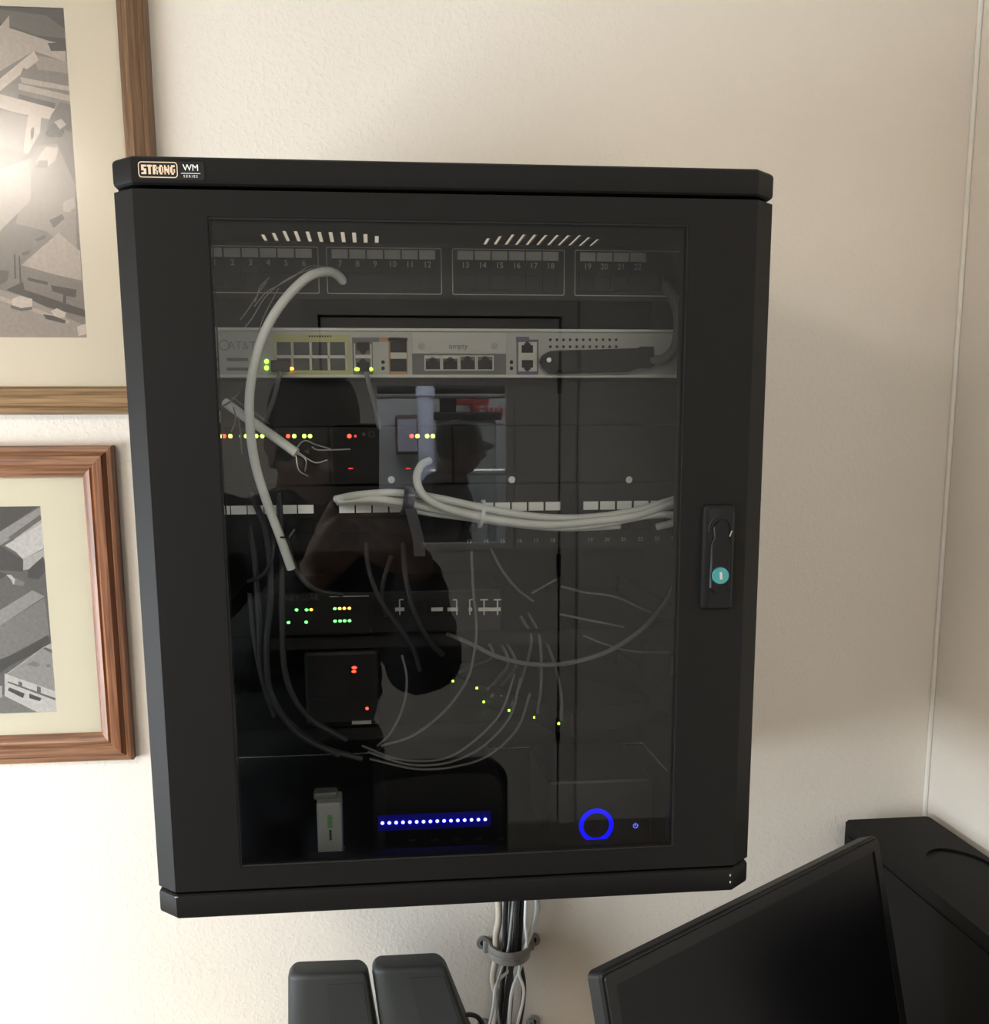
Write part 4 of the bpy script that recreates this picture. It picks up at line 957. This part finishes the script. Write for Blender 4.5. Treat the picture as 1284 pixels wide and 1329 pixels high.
def clamp(dz, label):
    a, b = at(627, 1224.5, -.004), at(693, 1222, -.004); zc = at(660, 1222, -.004).z+dz
    ax, bx = a.x, b.x
    t = thing('cable_clamp', ((ax+bx)/2, 0, zc), label, 'clamp')
    m = MB(); n = 20
    ring = []
    for i in range(n+1):
        an = PI + PI*i/n; cx = (ax+bx)/2; R1 = (bx-ax)/2-.009
        x = cx+R1*math.cos(an); y = -.010+.034*math.sin(an)
        sg = 0
        ring.append((x, y, sg))
    L = []
    for x, y, sg in ring:
        xo = x+(x-(ax+bx)/2)*.10; yo = y-.0025*(1 if y < -.012 else 0)
        L.append([(x, y, zc+.004), (x, y, zc-.013), (xo, yo, zc-.0135), (xo, yo, zc+.0045)])
    m.loft(L)
    m.build('strap', M_clamp, t, smooth=math.radians(50))
    m = MB()
    pts = []
    for x, y, sg in ring: pts.append((x+(x-(ax+bx)/2)*.10, y-.0030, zc-.0045))
    m.tube(pts, .0014, n=8); m.build('strap_rib', M_clamp, t, smooth=SM)
    for sx, sg in ((ax, -1), (bx, 1)):
        q = MB(); q.platex(rrect(sx-.0085, zc-.0085, sx+.0085, zc+.0085, .008, n=6), [circ(sx, zc, .004, 16)[::-1]], -.005, 0)
        q.box((min(sx, sx-sg*.010), -.010, zc-.0125), (max(sx, sx-sg*.010), 0, zc+.004), bev=.002)
        q.build('lug', M_clamp, t, smooth=math.radians(50))
        MB().cyl((sx, -.0045, zc), (sx, -.001, zc), .0038, n=14).build('screw', M_gap, t, smooth=SM)
clamp(0, 'grey plastic clamp holding the cables to the wall below the cabinet, upper one')
clamp(-.118, 'grey plastic clamp at the bottom edge, lower one of two on the cables')

# ------------------------------------------------------------------ desk (just under the frame) and what stands on it
DZ = .715
dk = thing('desk', (.1, -.35, FLOOR), 'office desk below the cabinet, under the speakers and monitor', 'desk')
M_desk = mat('desk_laminate', (.30, .23, .16), .45, noise=.15, nscale=14)
MB().box((-.75, -.62, DZ-.03), (XR-.004, -.004, DZ), bev=.003).build('desk_top', M_desk, dk)
for xx in (-.70, XR-.06):
    for yy in (-.58, -.06): MB().box((xx, yy, FLOOR), (xx+.05, yy+.05, DZ-.03)).build('leg', M_dark, dk)
M_spk = mat('speaker_plastic', (.034, .037, .036), .5, bump=.08, bscale=900, spec=.3); M_spk2 = mat('speaker_grille', (.029, .0315, .031), .7, bump=.2, bscale=1500, spec=.25)
def speaker(pts, y, dep0, label):
    """pts: top-left, top-right, bottom-left, bottom-right pixels of the front face"""
    tl, tr, bl, br = [at(px, py, y) for px, py in pts]
    fL = (tl.z-DZ)/(tl.z-bl.z); fR = (tr.z-DZ)/(tr.z-br.z)
    BL = tl+(bl-tl)*fL; BR = tr+(br-tr)*fR; BL.z = BR.z = DZ
    t = thing('speaker', ((BL.x+BR.x)/2, y, DZ), label, 'speaker')
    def ring(f, ins, zz, yb=0):
        dep = dep0*(1-f)+.016*f
        x0 = BL.x+(tl.x-BL.x)*f+ins; x1 = BR.x+(tr.x-BR.x)*f-ins
        w = x1-x0; c = .012
        o = []; zf_ = lambda x: zz + yb*(x-x0)/max(w, 1e-6)
        for i_ in range(7): t_ = PI/2*i_/6; o.append((x0+w*.25*(1-math.cos(t_)), y+c+ins-c*math.sin(t_)))
        for i_ in range(5): t_ = PI/2*i_/4; o.append((x1-w*.05*(1-math.sin(t_)), y+ins+c*.4*(1-math.cos(t_))))
        yb_ = y+c+ins+dep
        for i_ in range(4): t_ = PI/2*i_/3; o.append((x1-.006*(1-math.cos(t_)), yb_-.006+.006*math.sin(t_)))
        for i_ in range(4): t_ = PI/2*i_/3; o.append((x0+.006*(1-math.sin(t_)), yb_-.006+.006*math.cos(t_)))
        return [(px_, py_, zf_(px_)) for px_, py_ in o]
    m = MB(); zt1, zt2 = tl.z, tr.z; dzt = zt2-zt1
    rs = [ring(0, 0, DZ)]
    H = zt1-DZ
    for f, ins in ((.5, 0), (.962, 0), (.975, .0006), (.986, .0017), (.994, .0032), (.998, .0045), (1.0, .0062)): rs.append(ring(f, ins, DZ+H*f, dzt*f))
    m.loft(rs); m.build('cabinet', M_spk, t, smooth=math.radians(28))
    # grille seam and cloth
    s0, s1 = ring(0, 0, DZ), ring(.94, 0, DZ+H*.94, dzt*.94)
    a0, b0, a1, b1 = Vector(s0[6]), Vector(s0[7]), Vector(s1[6]), Vector(s1[7])
    if dep0 > 0:
        off = Vector((0, -.0006, 0)); q = MB()
        q.loft([[a0.lerp(b0, .34)+off, b0.lerp(a0, .02)+off, b0.lerp(a0, .02)-off*.5, a0.lerp(b0, .34)-off*.5], [a1.lerp(b1, .34)+off, b1.lerp(a1, .02)+off, b1.lerp(a1, .02)-off*.5, a1.lerp(b1, .34)-off*.5]]); q.build('grille', M_spk2, t)
    MB().box((BL.x+.006, y+.012, DZ), (BR.x-.006, y+dep0-.008, DZ+.002)).build('foot', M_gap, t)
    return t
speaker([(373, 1267), (477, 1263), (373, 1329), (486, 1329)], -.17, .10, 'dark grey desktop speaker at the bottom edge, left one of the pair')
speaker([(482, 1259), (578, 1254), (492, 1329), (604, 1329)], -.17, .10, 'dark grey desktop speaker with slanting side, right one of the pair')
tcable('audio_cable', [(588, 1326, -.15), (606, 1317, -.13), (622, 1322, -.12), (632, 1345, -.12)], .0030, M_cableb, 'black cord arching beside the right speaker')

# monitor at the lower right
ZM = 1.100
A_ = atz(779, 1263, ZM); B_ = atz(1139, 1083, ZM)
u = (B_-A_); Lm = u.length; u.normalize(); u.z = 0
nf = Vector((u.y, -u.x, 0)).normalized()          # towards the viewer
if nf.y > 0: nf = -nf
tilt = math.radians(13)
dv = (Vector((0,0,-1))*math.cos(tilt) + nf*math.sin(tilt))   # down along the screen
fv = dv.cross(u); fv = fv if fv.dot(nf) > 0 else -fv          # screen normal
Hm = .295; TH = .024
mid = (A_+B_)/2
base_c = mid + dv*(Hm*.55) - fv*.10
mon = thing('monitor', (base_c.x, base_c.y, DZ), 'black flat monitor turned to the right, its screen off, at the lower right', 'monitor')
def mp(s, d, f): return A_ + u*s + dv*d + fv*f          # along, down, out
def slab(s0, s1, d0, d1, f0, f1, r=.0):
    m = MB()
    o = rrect(s0, d0, s1, d1, r, 4) if r else rect(s0, d0, s1, d1)
    m.loft([[mp(a, b, f0) for a, b in o], [mp(a, b, f1) for a, b in o]]); return m
o0 = lambda i: rrect(i, i, Lm-i, Hm-i, .006, 4)
m = MB(); m.loft([[mp(a, b, -TH) for a, b in o0(.012)], [mp(a, b, -TH*.7) for a, b in o0(.002)], [mp(a, b, -.003) for a, b in o0(0)], [mp(a, b, -.0005) for a, b in o0(.0012)], [mp(a, b, 0) for a, b in o0(.003)]])
m.build('housing', mat('monitor_plastic', (.007, .007, .0075), .45, spec=.25), mon, smooth=math.radians(30))
m = MB(); bz_ = .014
m.plate(rrect(.003, .003, Lm-.003, Hm-.003, .004), [rect(bz_, bz_, Lm-bz_, Hm-bz_)[::-1]], lambda a, b: mp(a, b, 0), lambda a, b: mp(a, b, .0022)); m.build('bezel', mat('monitor_bezel', (.007, .007, .0075), .4, spec=.22), mon)
slab(bz_, Lm-bz_, bz_, Hm-bz_, 0, .0006).build('screen', mat('screen_black', (.003, .003, .004), .3, spec=.14), mon)
m = MB(); q0 = mid+dv*(Hm*.55)-fv*TH; m.tube([q0, q0-fv*.05+Vector((0,0,-.02)), Vector((base_c.x, base_c.y, DZ+.015))], [.03, .028, .028], n=16); m.build('stand_neck', M_dark, mon, smooth=SM)
m = MB(); m.cyl((base_c.x, base_c.y, DZ), (base_c.x, base_c.y, DZ+.014), .10, .095, n=36); m.build('stand_base', M_dark, mon, smooth=SM)

# tower computer in the corner
tl = at(1098, 1064, -.03); tz = tl.z; tx0 = tl.x; tx1 = XR-.012
pt = thing('computer_tower', ((tx0+tx1)/2, -.25, DZ), 'black computer tower standing in the room corner behind the monitor', 'computer')
M_pc = mat('tower_black', (.0045, .0044, .0042), .55, bump=.05, bscale=1500, spec=.12)
TY0, TY1 = -.47, -.03
# body with a shallow oval recess in its top
rc = []
cx_, cy_ = atz(1262, 1132, tz).x, atz(1262, 1132, tz).y
rc = [(cx_+.040*math.cos(2*PI*i/28), cy_+.075*math.sin(2*PI*i/28)) for i in range(28)]
rc = [(min(x, tx1-.008), y) for x, y in rc]
MB().platez(rrect(tx0, TY0, tx1, TY1, .006), [rc[::-1]], tz-.0025, tz).build('top_panel', M_pc, pt)
MB().box((tx0, TY0, DZ+.012), (tx1, TY1, tz-.0025), bev=.0).build('case', M_pc, pt)
m = MB(); 
m.box((tx0-.0015, TY0+.012, DZ+.03), (tx0, TY1-.012, tz-.018), bev=.001); m.build('side_panel', M_pc, pt)
q = None
vz0, vy0 = tz-.075, -.105
for i in range(15):
    for j in range(14):
        c = (tx0-.0017, vy0-.0052*i, vz0-.0062*j-(.0031 if i % 2 else 0))
        if q is None: q = MB().cyl((c[0]-.0002, c[1], c[2]), (c[0]+.0004, c[1], c[2]), .0017, n=6).build('vent_hole', M_gap, pt)
        else: again(q, c, pt)
for yy in (TY0+.05, TY1-.05):
    for xx in (tx0+.02, tx1-.02): MB().cyl((xx, yy, DZ), (xx, yy, DZ+.012), .010, n=14).build('foot', M_gap, pt, smooth=SM)
MB().box((tx0+.02, TY0-.012, DZ+.02), (tx1-.02, TY0, tz-.02), bev=.004).build('front_bezel', M_dark, pt)

# ------------------------------------------------------------------ people
M_skin = mat('dark_brown_skin', (.082, .047, .034), .55, noise=.10, nscale=60, bump=.05, bscale=500)
M_jacket = mat('black_jacket_cloth', (.0075, .008, .0095), .85, bump=.3, bscale=700)
M_cap = mat('black_cap_cloth', (.0065, .0068, .008), .85, bump=.3, bscale=900)
M_trouser = mat('dark_trouser_cloth', (.012, .013, .018), .85, bump=.3, bscale=600)
M_shoe = mat('black_shoe_leather', (.012, .011, .010), .4)
M_eye = mat('eye_white', (.55, .52, .48), .25); M_iris = mat('dark_iris', (.02, .012, .008), .15)
M_hair = mat('short_dark_hair', (.010, .009, .008), .8, bump=.5, bscale=900)
def chain(mb, pts, rs, n=14, k=4, flat=None):
    """tapered limb with round ends through the joints"""
    P = spline(pts, k); R = []
    for i in range(len(P)):
        f = i/(len(P)-1)*(len(rs)-1); j = min(int(f), len(rs)-2); R.append(rs[j]+(rs[j+1]-rs[j])*(f-j))
    mb.tube(P, R, n=n)
    mb.ball(P[0], R[0], n=n//2); mb.ball(P[-1], R[-1], n=n//2)
def ellip(mb, c, r, rot=None, n=14): mb.ball(c, 1, n=n, scale=r, rot=rot)
def head_mesh(mb, c, rot):
    g = bmesh.ops.create_uvsphere(mb.bm, u_segments=56, v_segments=44, radius=1)
    ga = lambda x, z, x0, z0, sx, sz: math.exp(-((x-x0)/sx)**2-((z-z0)/sz)**2)
    for v in g['verts']:
        x, y, z = v.co; X, Y, Z = x*.076, y*.096, z*.117
        if Z < 0: k = 1-.30*min(1, (-Z/.117))**1.5; X *= k
        if Z < -.02 and Y < 0: Y *= 1-.35*min(1, (-Z-.02)/.09)
        if Z < 0 and Y > 0: Y *= 1+.06*min(1, -Z/.1)
        if Y > 0:
            Y += .024*ga(X, Z, 0, -.028, .012, .020) + .012*ga(X, Z, 0, -.005, .009, .028)      # nose
            Y += .007*ga(abs(X), Z, .028, .022, .022, .010)                                      # brow
            Y -= .010*ga(abs(X), Z, .031, .002, .015, .011)                                      # eye sockets
            Y += .006*ga(abs(X), Z, .042, -.022, .020, .018)                                     # cheeks
            Y += .008*ga(X, Z, 0, -.061, .024, .006) + .008*ga(X, Z, 0, -.074, .020, .006)       # lips
            Y -= .005*ga(X, Z, 0, -.0675, .026, .0028)
            Y += .008*ga(X, Z, 0, -.100, .020, .014)                                             # chin
        v.co = c + rot @ Vector((X, Y, Z))
    for s in (-1, 1):
        for dz, dy, r in ((.012, -.006, (.010, .019, .022)), (-.018, .0, (.008, .011, .013))):
            ellip(mb, c + rot @ Vector((s*.076, dy, -.010+dz)), r, rot @ Matrix.Rotation(s*.35, 3, 'Z'), 10)
def hand_mesh(mb, wrist, palm, u, n, thumb_side, curl=(.5, .6, .4), sc=1.0, spread=.08, thumb=(.6, .25)):
    """palm with four fingers of unequal length and a thumb; n is the way the fingers close"""
    u = u.normalized(); n = (n - u*n.dot(u)).normalized(); s = u.cross(n)*thumb_side
    wc = palm - u*.058*sc
    chain(mb, [wrist, wc, wc + u*.012], [.026*sc, .0245*sc, .022*sc], n=12)
    for off, q_ in ((.029, .0125), (.0105, .0132), (-.0095, .0128), (-.027, .0118)):
        chain(mb, [wc + s*off*.55*sc, palm + s*off*.95*sc - n*.002, palm + u*.034*sc + s*off*sc], [.0150*sc, q_*1.10*sc, q_*.92*sc], n=10)
    chain(mb, [wc + s*.010*sc, palm - u*.022*sc + s*.026*sc + n*.006*sc], [.017*sc, .0165*sc], n=10, k=2)
    for i, (off, ln, r) in enumerate(((.030, .070, .0088), (.0105, .078, .0090), (-.0095, .073, .0086), (-.028, .058, .0078))):
        base = palm + u*(.036 - .004*abs(i-1))*sc + s*off*sc
        d = (u + s*(off*spread*20)).normalized(); a = 0; pts = [base - d*.012*sc, base]; L = [.46, .31, .23]
        for q in range(3):
            a += curl[q]
            dd = d*math.cos(a)+n*math.sin(a); pts.append(pts[-1]+dd*ln*L[q]*sc)
        R = [r*1.05, r*1.02, r, r*.92, r*.80]
        for j in range(len(pts)-1): chain(mb, [pts[j], pts[j+1]], [R[j]*sc, R[j+1]*sc], n=10, k=1)
    base = palm - u*.022*sc + s*.028*sc + n*.005*sc
    d = (u*thumb[0]+s*(1-thumb[0])+n*thumb[1]).normalized(); p1 = base+d*.034*sc; d2 = (d+u*.35+n*.10).normalized(); p2 = p1+d2*.030*sc; p3 = p2+(d2+u*.2).normalized()*.022*sc
    for a_, b_, r1, r2 in ((base, p1, .0135, .0110), (p1, p2, .0108, .0098), (p2, p3, .0098, .0080)): chain(mb, [a_, b_], [r1*sc, r2*sc], n=10, k=1)
def fuse(mb, name, m, parent, voxel, smooth_it=6, wrinkle=0, wsc=14):
    """overlapping volumes -> one continuous skin"""
    o = mb.build(name+'_raw', m)
    r = o.modifiers.new('r', 'REMESH'); r.mode = 'VOXEL'; r.voxel_size = voxel; r.use_smooth_shade = True
    s = o.modifiers.new('s', 'SMOOTH'); s.factor = .5; s.iterations = smooth_it
    dg = bpy.context.evaluated_depsgraph_get(); me = bpy.data.meshes.new_from_object(o.evaluated_get(dg))
    c = o.location.copy(); bpy.data.objects.remove(o); me.name = name
    if wrinkle:
        me.update()
        nr = [v.normal.copy() for v in me.vertices]
        for v, nn in zip(me.vertices, nr):
            q = (v.co+c)
            v.co += nn*wrinkle*(mnoise.noise(Vector((q.x*wsc, q.y*wsc, q.z*wsc*1.9))) + .5*mnoise.noise(Vector((q.x*wsc*2.1+3, q.y*wsc*2.1+5, q.z*wsc*4+7))))
    for p in me.polygons: p.use_smooth = True
    me.materials.clear(); me.materials.append(m)
    return link(name, me, c, parent)
def person(loc, yaw, label, J, group=None):
    """J: joints in a frame whose +y is the way the person faces, z up from world zero"""
    Rz = Matrix.Rotation(yaw, 3, 'Z'); O = Vector((loc[0], loc[1], 0))
    T = lambda v: O + Rz @ Vector(v)
    t = thing('person', (loc[0], loc[1], FLOOR), label, 'person', group)
    J = {k: (T(v) if isinstance(v, (tuple, Vector)) and len(v) == 3 else v) for k, v in J.items()}
    hrot = Rz @ J['head_rot']; hc = J['head']
    b = MB(); head_mesh(b, hc, hrot)
    chain(b, [hc + hrot @ Vector((0, -.025, -.06)), J['neck'], J['chest']], [.056, .058, .075], n=16)
    ellip(b, J['chest'].lerp(J['neck'], .2), (.145, .095, .14), Rz); ellip(b, J['belly'], (.135, .095, .15), Rz); ellip(b, J['pelvis'], (.145, .10, .12), Rz)
    for s in 'LR':
        chain(b, [J['sh'+s], J['el'+s], J['wr'+s]], [.050, .038, .026], n=14)
        chain(b, [J['hip'+s], J['kn'+s], J['an'+s]], [.078, .052, .036], n=14)
        hand_mesh(b, *J['hand'+s])
    body = fuse(b, 'body', M_skin, t, .0042, 4)
    for s in (-1, 1):
        MB().ball(hc + hrot @ Vector((s*.031, .0735, .002)), .0115, n=10).build('eye', M_eye, body, smooth=PI)
        MB().ball(hc + hrot @ Vector((s*.031, .0808, .001)), .0052, n=8, scale=(1, .85, 1)).build('iris', M_iris, body, smooth=PI)
    h = MB()
    ellip(h, hc + hrot @ Vector((0, -.010, .018)), (.0800, .0945, .108), hrot, 16)
    for v in list(h.bm.verts):
        q = hrot.inverted() @ (v.co-hc)
        if q.y > .01 - (q.z)*.1: q.y = .01 - q.z*.1
        if q.z < -.05: q.z = -.05
        v.co = hc + hrot @ q
    h.build('hair', M_hair, t, smooth=PI)
    # jacket
    j = MB(); sh = J['chest'].lerp(J['neck'], .25)
    ellip(j, sh, (.19, .135, .17), Rz); ellip(j, J['belly'], (.178, .138, .20), Rz); ellip(j, J['pelvis']+Vector((0,0,.0)), (.182, .14, .13), Rz)
    chain(j, [J['shL'], sh.lerp(J['neck'], .25), J['shR']], [.080, .088, .080], n=16)
    for s in 'LR':
        chain(j, [J['sh'+s], J['el'+s], J['wr'+s].lerp(J['el'+s], .12)], [.078, J.get('elr', .068), .046], n=16)
    jk = fuse(j, 'jacket', M_jacket, t, .008, 5, .007)
    cl_ = MB(); cc_ = J['neck']
    rg = []
    for dz, r in ((-.035, .088), (.0, .080), (.03, .078), (.03, .070), (-.03, .070)):
        rg.append([cc_ + Rz @ Vector((r*math.cos(2*PI*i/28), r*1.0*math.sin(2*PI*i/28)+.012, dz+.012*math.cos(2*PI*i/28+PI/2)*-1)) for i in range(28)])
    cl_.loft(rg+[rg[0]], cap=False).build('collar', M_jacket, jk, smooth=SM)
    q = MB()
    for s in 'LR': 
        chain(q, [J['hip'+s], J['kn'+s], J['an'+s]], [.098, .074, .062], n=16)
    ellip(q, J['pelvis']-Vector((0,0,.03)), (.165, .122, .13), Rz)
    fuse(q, 'trousers', M_trouser, t, .009, 5, .005)
    for s in 'LR':
        f = MB(); a_ = J['an'+s]; fw = Rz @ Vector((0, 1, 0))
        z = FLOOR
        ellip(f, Vector((a_.x, a_.y, z+.045)) + fw*.02, (.045, .075, .052), Rz); ellip(f, Vector((a_.x, a_.y, z+.035))+fw*.115, (.047, .085, .036), Rz); ellip(f, Vector((a_.x, a_.y, z+.09)), (.05, .055, .05), Rz)
        for v in f.bm.verts: v.co.z = max(v.co.z, FLOOR+.001)
        so = fuse(f, 'shoe', M_shoe, t, .006, 4)
    # cap with a curved brim
    crot = hrot @ J.get('cap_rot', Matrix.Identity(3))
    cz = J.get('cap_up', .030); hh = J.get('cap_h', .098)
    k = MB(); rings = []
    for i in range(12):
        f = i/11; a_ = f*PI/2
        wz = hh*math.sin(a_)**.82; rr = max(.02, math.cos(a_)**J.get('cap_sq', .62))
        rings.append([hc + crot @ Vector((J.get('cap_dx', 0)+.0865*rr*math.cos(2*PI*n_/36), -.004+.105*rr*math.sin(2*PI*n_/36), cz+wz)) for n_ in range(36)])
    cp = k.loft(rings).build('cap', M_cap, t, smooth=math.radians(60))
    k = MB(); rings = []
    for f in (0, .35, .7, 1):
        L = []
        for n_ in range(15):
            a_ = PI*(.12+.76*n_/14); x = .0865*math.cos(a_)*(1+J.get('brim_w', .03)*f); y = -.004+.104*math.sin(a_)+f*J.get('brim', .070)*math.sin(PI*(n_/14))**.6
            L.append((x+J.get('cap_dx', 0), y, cz+.006-.055*min(1.1, abs(x)/.087)**2*f*.9-.018*f))
        rings.append(L)
    V = [[hc + crot @ Vector(p) for p in L] for L in rings]; V2 = [[hc + crot @ (Vector(p)+Vector((0,0,.004))) for p in L] for L in rings]
    lo_ = [[k.bm.verts.new(p) for p in L] for L in V]; hi_ = [[k.bm.verts.new(p) for p in L] for L in V2]
    for G, rv in ((lo_, 1), (hi_, 0)):
        for i in range(3):
            for n_ in range(14):
                fc = [G[i][n_], G[i][n_+1], G[i+1][n_+1], G[i+1][n_]]; k.bm.faces.new(fc[::-1] if rv else fc)
    edge = [(i, 0) for i in range(4)] + [(3, n_) for n_ in range(1, 15)] + [(i, 14) for i in (2, 1, 0)] + [(0, n_) for n_ in range(13, 0, -1)]
    for e_ in range(len(edge)):
        (a1, b1), (a2, b2) = edge[e_], edge[(e_+1) % len(edge)]
        k.bm.faces.new((lo_[a1][b1], lo_[a2][b2], hi_[a2][b2], hi_[a1][b1]))
    k.build('brim', M_cap, cp, smooth=math.radians(50))
    return t, J
# office chair behind the photographer
def office_chair(cx, cy):
    t = thing('office_chair', (cx, cy-.25, FLOOR), 'black office chair with a rounded back behind the photographer, mirrored low in the glass', 'chair')
    M_ch = mat('chair_cloth', (.006, .006, .007), .9, bump=.2, bscale=900)
    zt_ = .765; L = []
    for yy, ins in ((0, .012), (.008, .002), (.03, 0), (.05, .004), (.06, .016)):
        L.append([(cx+x, cy-.06+yy+.05*((x/.23)**2)*.3, z) for x, z in rrect(-.23+ins, .40+ins, .23-ins, zt_-ins, .055, 8)])
    MB().loft(L).build('backrest', M_ch, t, smooth=math.radians(45))
    L = []
    for zz_, ins in ((.30, .02), (.31, .004), (.34, 0), (.37, .008), (.38, .03)):
        L.append([(cx+x, cy-.32+y_, zz_) for x, y_ in rrect(-.24+ins, -.22+ins, .24-ins, .22-ins, .07, 8)])
    MB().loft(L).build('seat', M_ch, t, smooth=math.radians(45))
    MB().tube(spline([(cx, cy-.05, .52), (cx, cy+.015, .42), (cx, cy-.02, .31), (cx, cy-.2, .285)], 6), .02, n=10).build('back_bracket', M_dark, t, smooth=SM)
    MB().cyl((cx, cy-.32, .04), (cx, cy-.32, .30), .025, n=16).build('gas_lift', M_dark, t, smooth=SM)
    for i_ in range(5):
        a_ = 2*PI*i_/5+.3; d_ = Vector((math.cos(a_), math.sin(a_), 0)); c_ = Vector((cx, cy-.32, .035))
        lg = MB().tube([c_, c_+d_*.27+Vector((0, 0, -.035))], [.024, .015], n=8).build('leg', M_dark, t, smooth=SM)
        w_ = c_+d_*.27; s_ = d_.cross(Vector((0, 0, 1)))
        MB().cyl(Vector((w_.x, w_.y, FLOOR+.028))-s_*.02, Vector((w_.x, w_.y, FLOOR+.028))+s_*.02, .028, n=14).build('caster', M_gap, lg, smooth=SM)
    return t
office_chair(.070, -1.95)
RX = lambda a: Matrix.Rotation(a, 3, 'X')
RY = lambda a: Matrix.Rotation(a, 3, 'Y')
RZm = lambda a: Matrix.Rotation(a, 3, 'Z')
# phone that takes the picture: its lens is where the camera is
ph_c = CAM + c_down*.062 - c_right*.026 - c_fwd*.0078
ph = thing('phone', ph_c, 'black mobile phone held up in both hands by the person mirrored in the glass door', 'phone')
m = MB(); W2, H2, T2 = .039, .079, .0035
def phb(w, h, f): return [ph_c + c_right*x + c_down*y + c_fwd*f for x, y in rrect(-w, -h, w, h, .009, 6)]
m.loft([phb(W2-.0015, H2-.0015, -T2), phb(W2, H2, -T2+.0018), phb(W2, H2, T2-.0018), phb(W2-.0015, H2-.0015, T2)])
body_ph = m.build('phone_body', M_dark, ph, smooth=math.radians(40))
pl = lambda x, y, f: ph_c + c_right*x + c_down*y + c_fwd*f
MB().cyl(pl(.026, -.062, T2), pl(.026, -.062, T2+.0008), .0052, n=20).build('lens_ring', M_bright, ph, smooth=SM)
MB().cyl(pl(.026, -.062, T2+.0008), pl(.026, -.062, T2+.0011), .0040, n=20).build('lens', M_gap, ph)
MB().cyl(pl(.013, -.062, T2), pl(.013, -.062, T2+.0005), .0028, n=14).build('flash', M_white, ph)
m = MB(); m.loft([[ph_c + c_right*x + c_down*y + c_fwd*-(T2+.0001) for x, y in rect(-W2+.004, -H2+.010, W2-.004, H2-.010)], [ph_c + c_right*x + c_down*y + c_fwd*-(T2+.0005) for x, y in rect(-W2+.004, -H2+.010, W2-.004, H2-.010)]]); m.build('phone_screen', led('phone_display', (.30, .28, .25), .25), ph)
V3 = lambda *a: Vector(a)
LX, LY = -.165, -1.74
def rel(x, y, z): return (x-LX, y-LY, z)
pm = lambda px, py, y: (lambda q: q)(atm(px, py, y))
hL, hR = V3(-.064, -1.361, 1.330), V3(.028, -1.358, 1.330)
JA = dict(head=rel(-.118, -1.635, 1.502), head_rot=RZm(-.42) @ RX(-.10) @ RY(-.06), neck=rel(-.140, -1.70, 1.375), chest=rel(-.160, -1.73, 1.21), belly=rel(-.168, -1.735, 1.03), pelvis=rel(-.168, -1.745, .86),
  shL=rel(-.330, -1.715, 1.340), elL=rel(-.275, -1.54, 1.110), wrL=rel(-.104, -1.372, 1.282), shR=rel(.010, -1.715, 1.330), elR=rel(.088, -1.57, 1.090), wrR=rel(.074, -1.368, 1.292),
  hipL=rel(-.255, -1.745, .80), knL=rel(-.262, -1.715, .38), anL=rel(-.268, -1.75, .0), hipR=rel(-.085, -1.745, .80), knR=rel(-.076, -1.71, .38), anR=rel(-.070, -1.74, .0),
  handL=(V3(-.104, -1.372, 1.282), hL, V3(.66, -.03, .72), V3(0, -1, .1), -1, (.05, .20, .30), 1.0, .05, (.72, .15)),
  handR=(V3(.074, -1.368, 1.292), hR, V3(-.82, .02, .56), V3(0, -1, .1), 1, (.05, .20, .30), 1.0, .05, (.72, .15)),
  cap_rot=RX(.10) @ RY(.10), cap_up=.028, cap_h=.106, cap_sq=.46, brim=.075, brim_w=.12, cap_dx=.008, elr=.078)
person((LX, LY), 0, 'person in black jacket and cap holding up a phone, mirrored large in the glass door', JA)
wh = atm(594, 582, -4.4)
WX, WY = wh.x-.02, -4.4
JB = dict(head=(0, .03, wh.z), head_rot=RX(-.05), neck=(0, -.03, wh.z-.135), chest=(0, -.05, wh.z-.31), belly=(0, -.04, wh.z-.50), pelvis=(0, -.04, wh.z-.68),
  shL=(-.185, -.04, wh.z-.185), elL=(-.235, -.07, wh.z-.46), wrL=(-.215, .05, wh.z-.67), shR=(.185, -.04, wh.z-.185), elR=(.235, -.07, wh.z-.46), wrR=(.215, .05, wh.z-.67),
  hipL=(-.09, -.04, .74), knL=(-.095, 0, .36), anL=(-.10, -.04, .0), hipR=(.09, -.04, .74), knR=(.095, 0, .36), anR=(.10, -.04, .0), cap_up=.030, cap_h=.085, brim=.060)
Rw = Matrix.Rotation(-PI/2, 3, 'Z'); Tw = lambda v: Vector((WX, WY, 0)) + Rw @ Vector(v)
for s, sg in (('L', -1), ('R', 1)):
    JB['hand'+s] = (Tw(JB['wr'+s]), Tw((sg*.212, .075, wh.z-.745)), Rw @ V3(0, .2, -1), Rw @ V3(-sg, .1, 0), sg, (.25, .4, .3), 1.0, .05, (.7, .2))
person((WX, WY), -PI/2, 'person in black jacket and cap seen in profile through the window of the far door', JB)
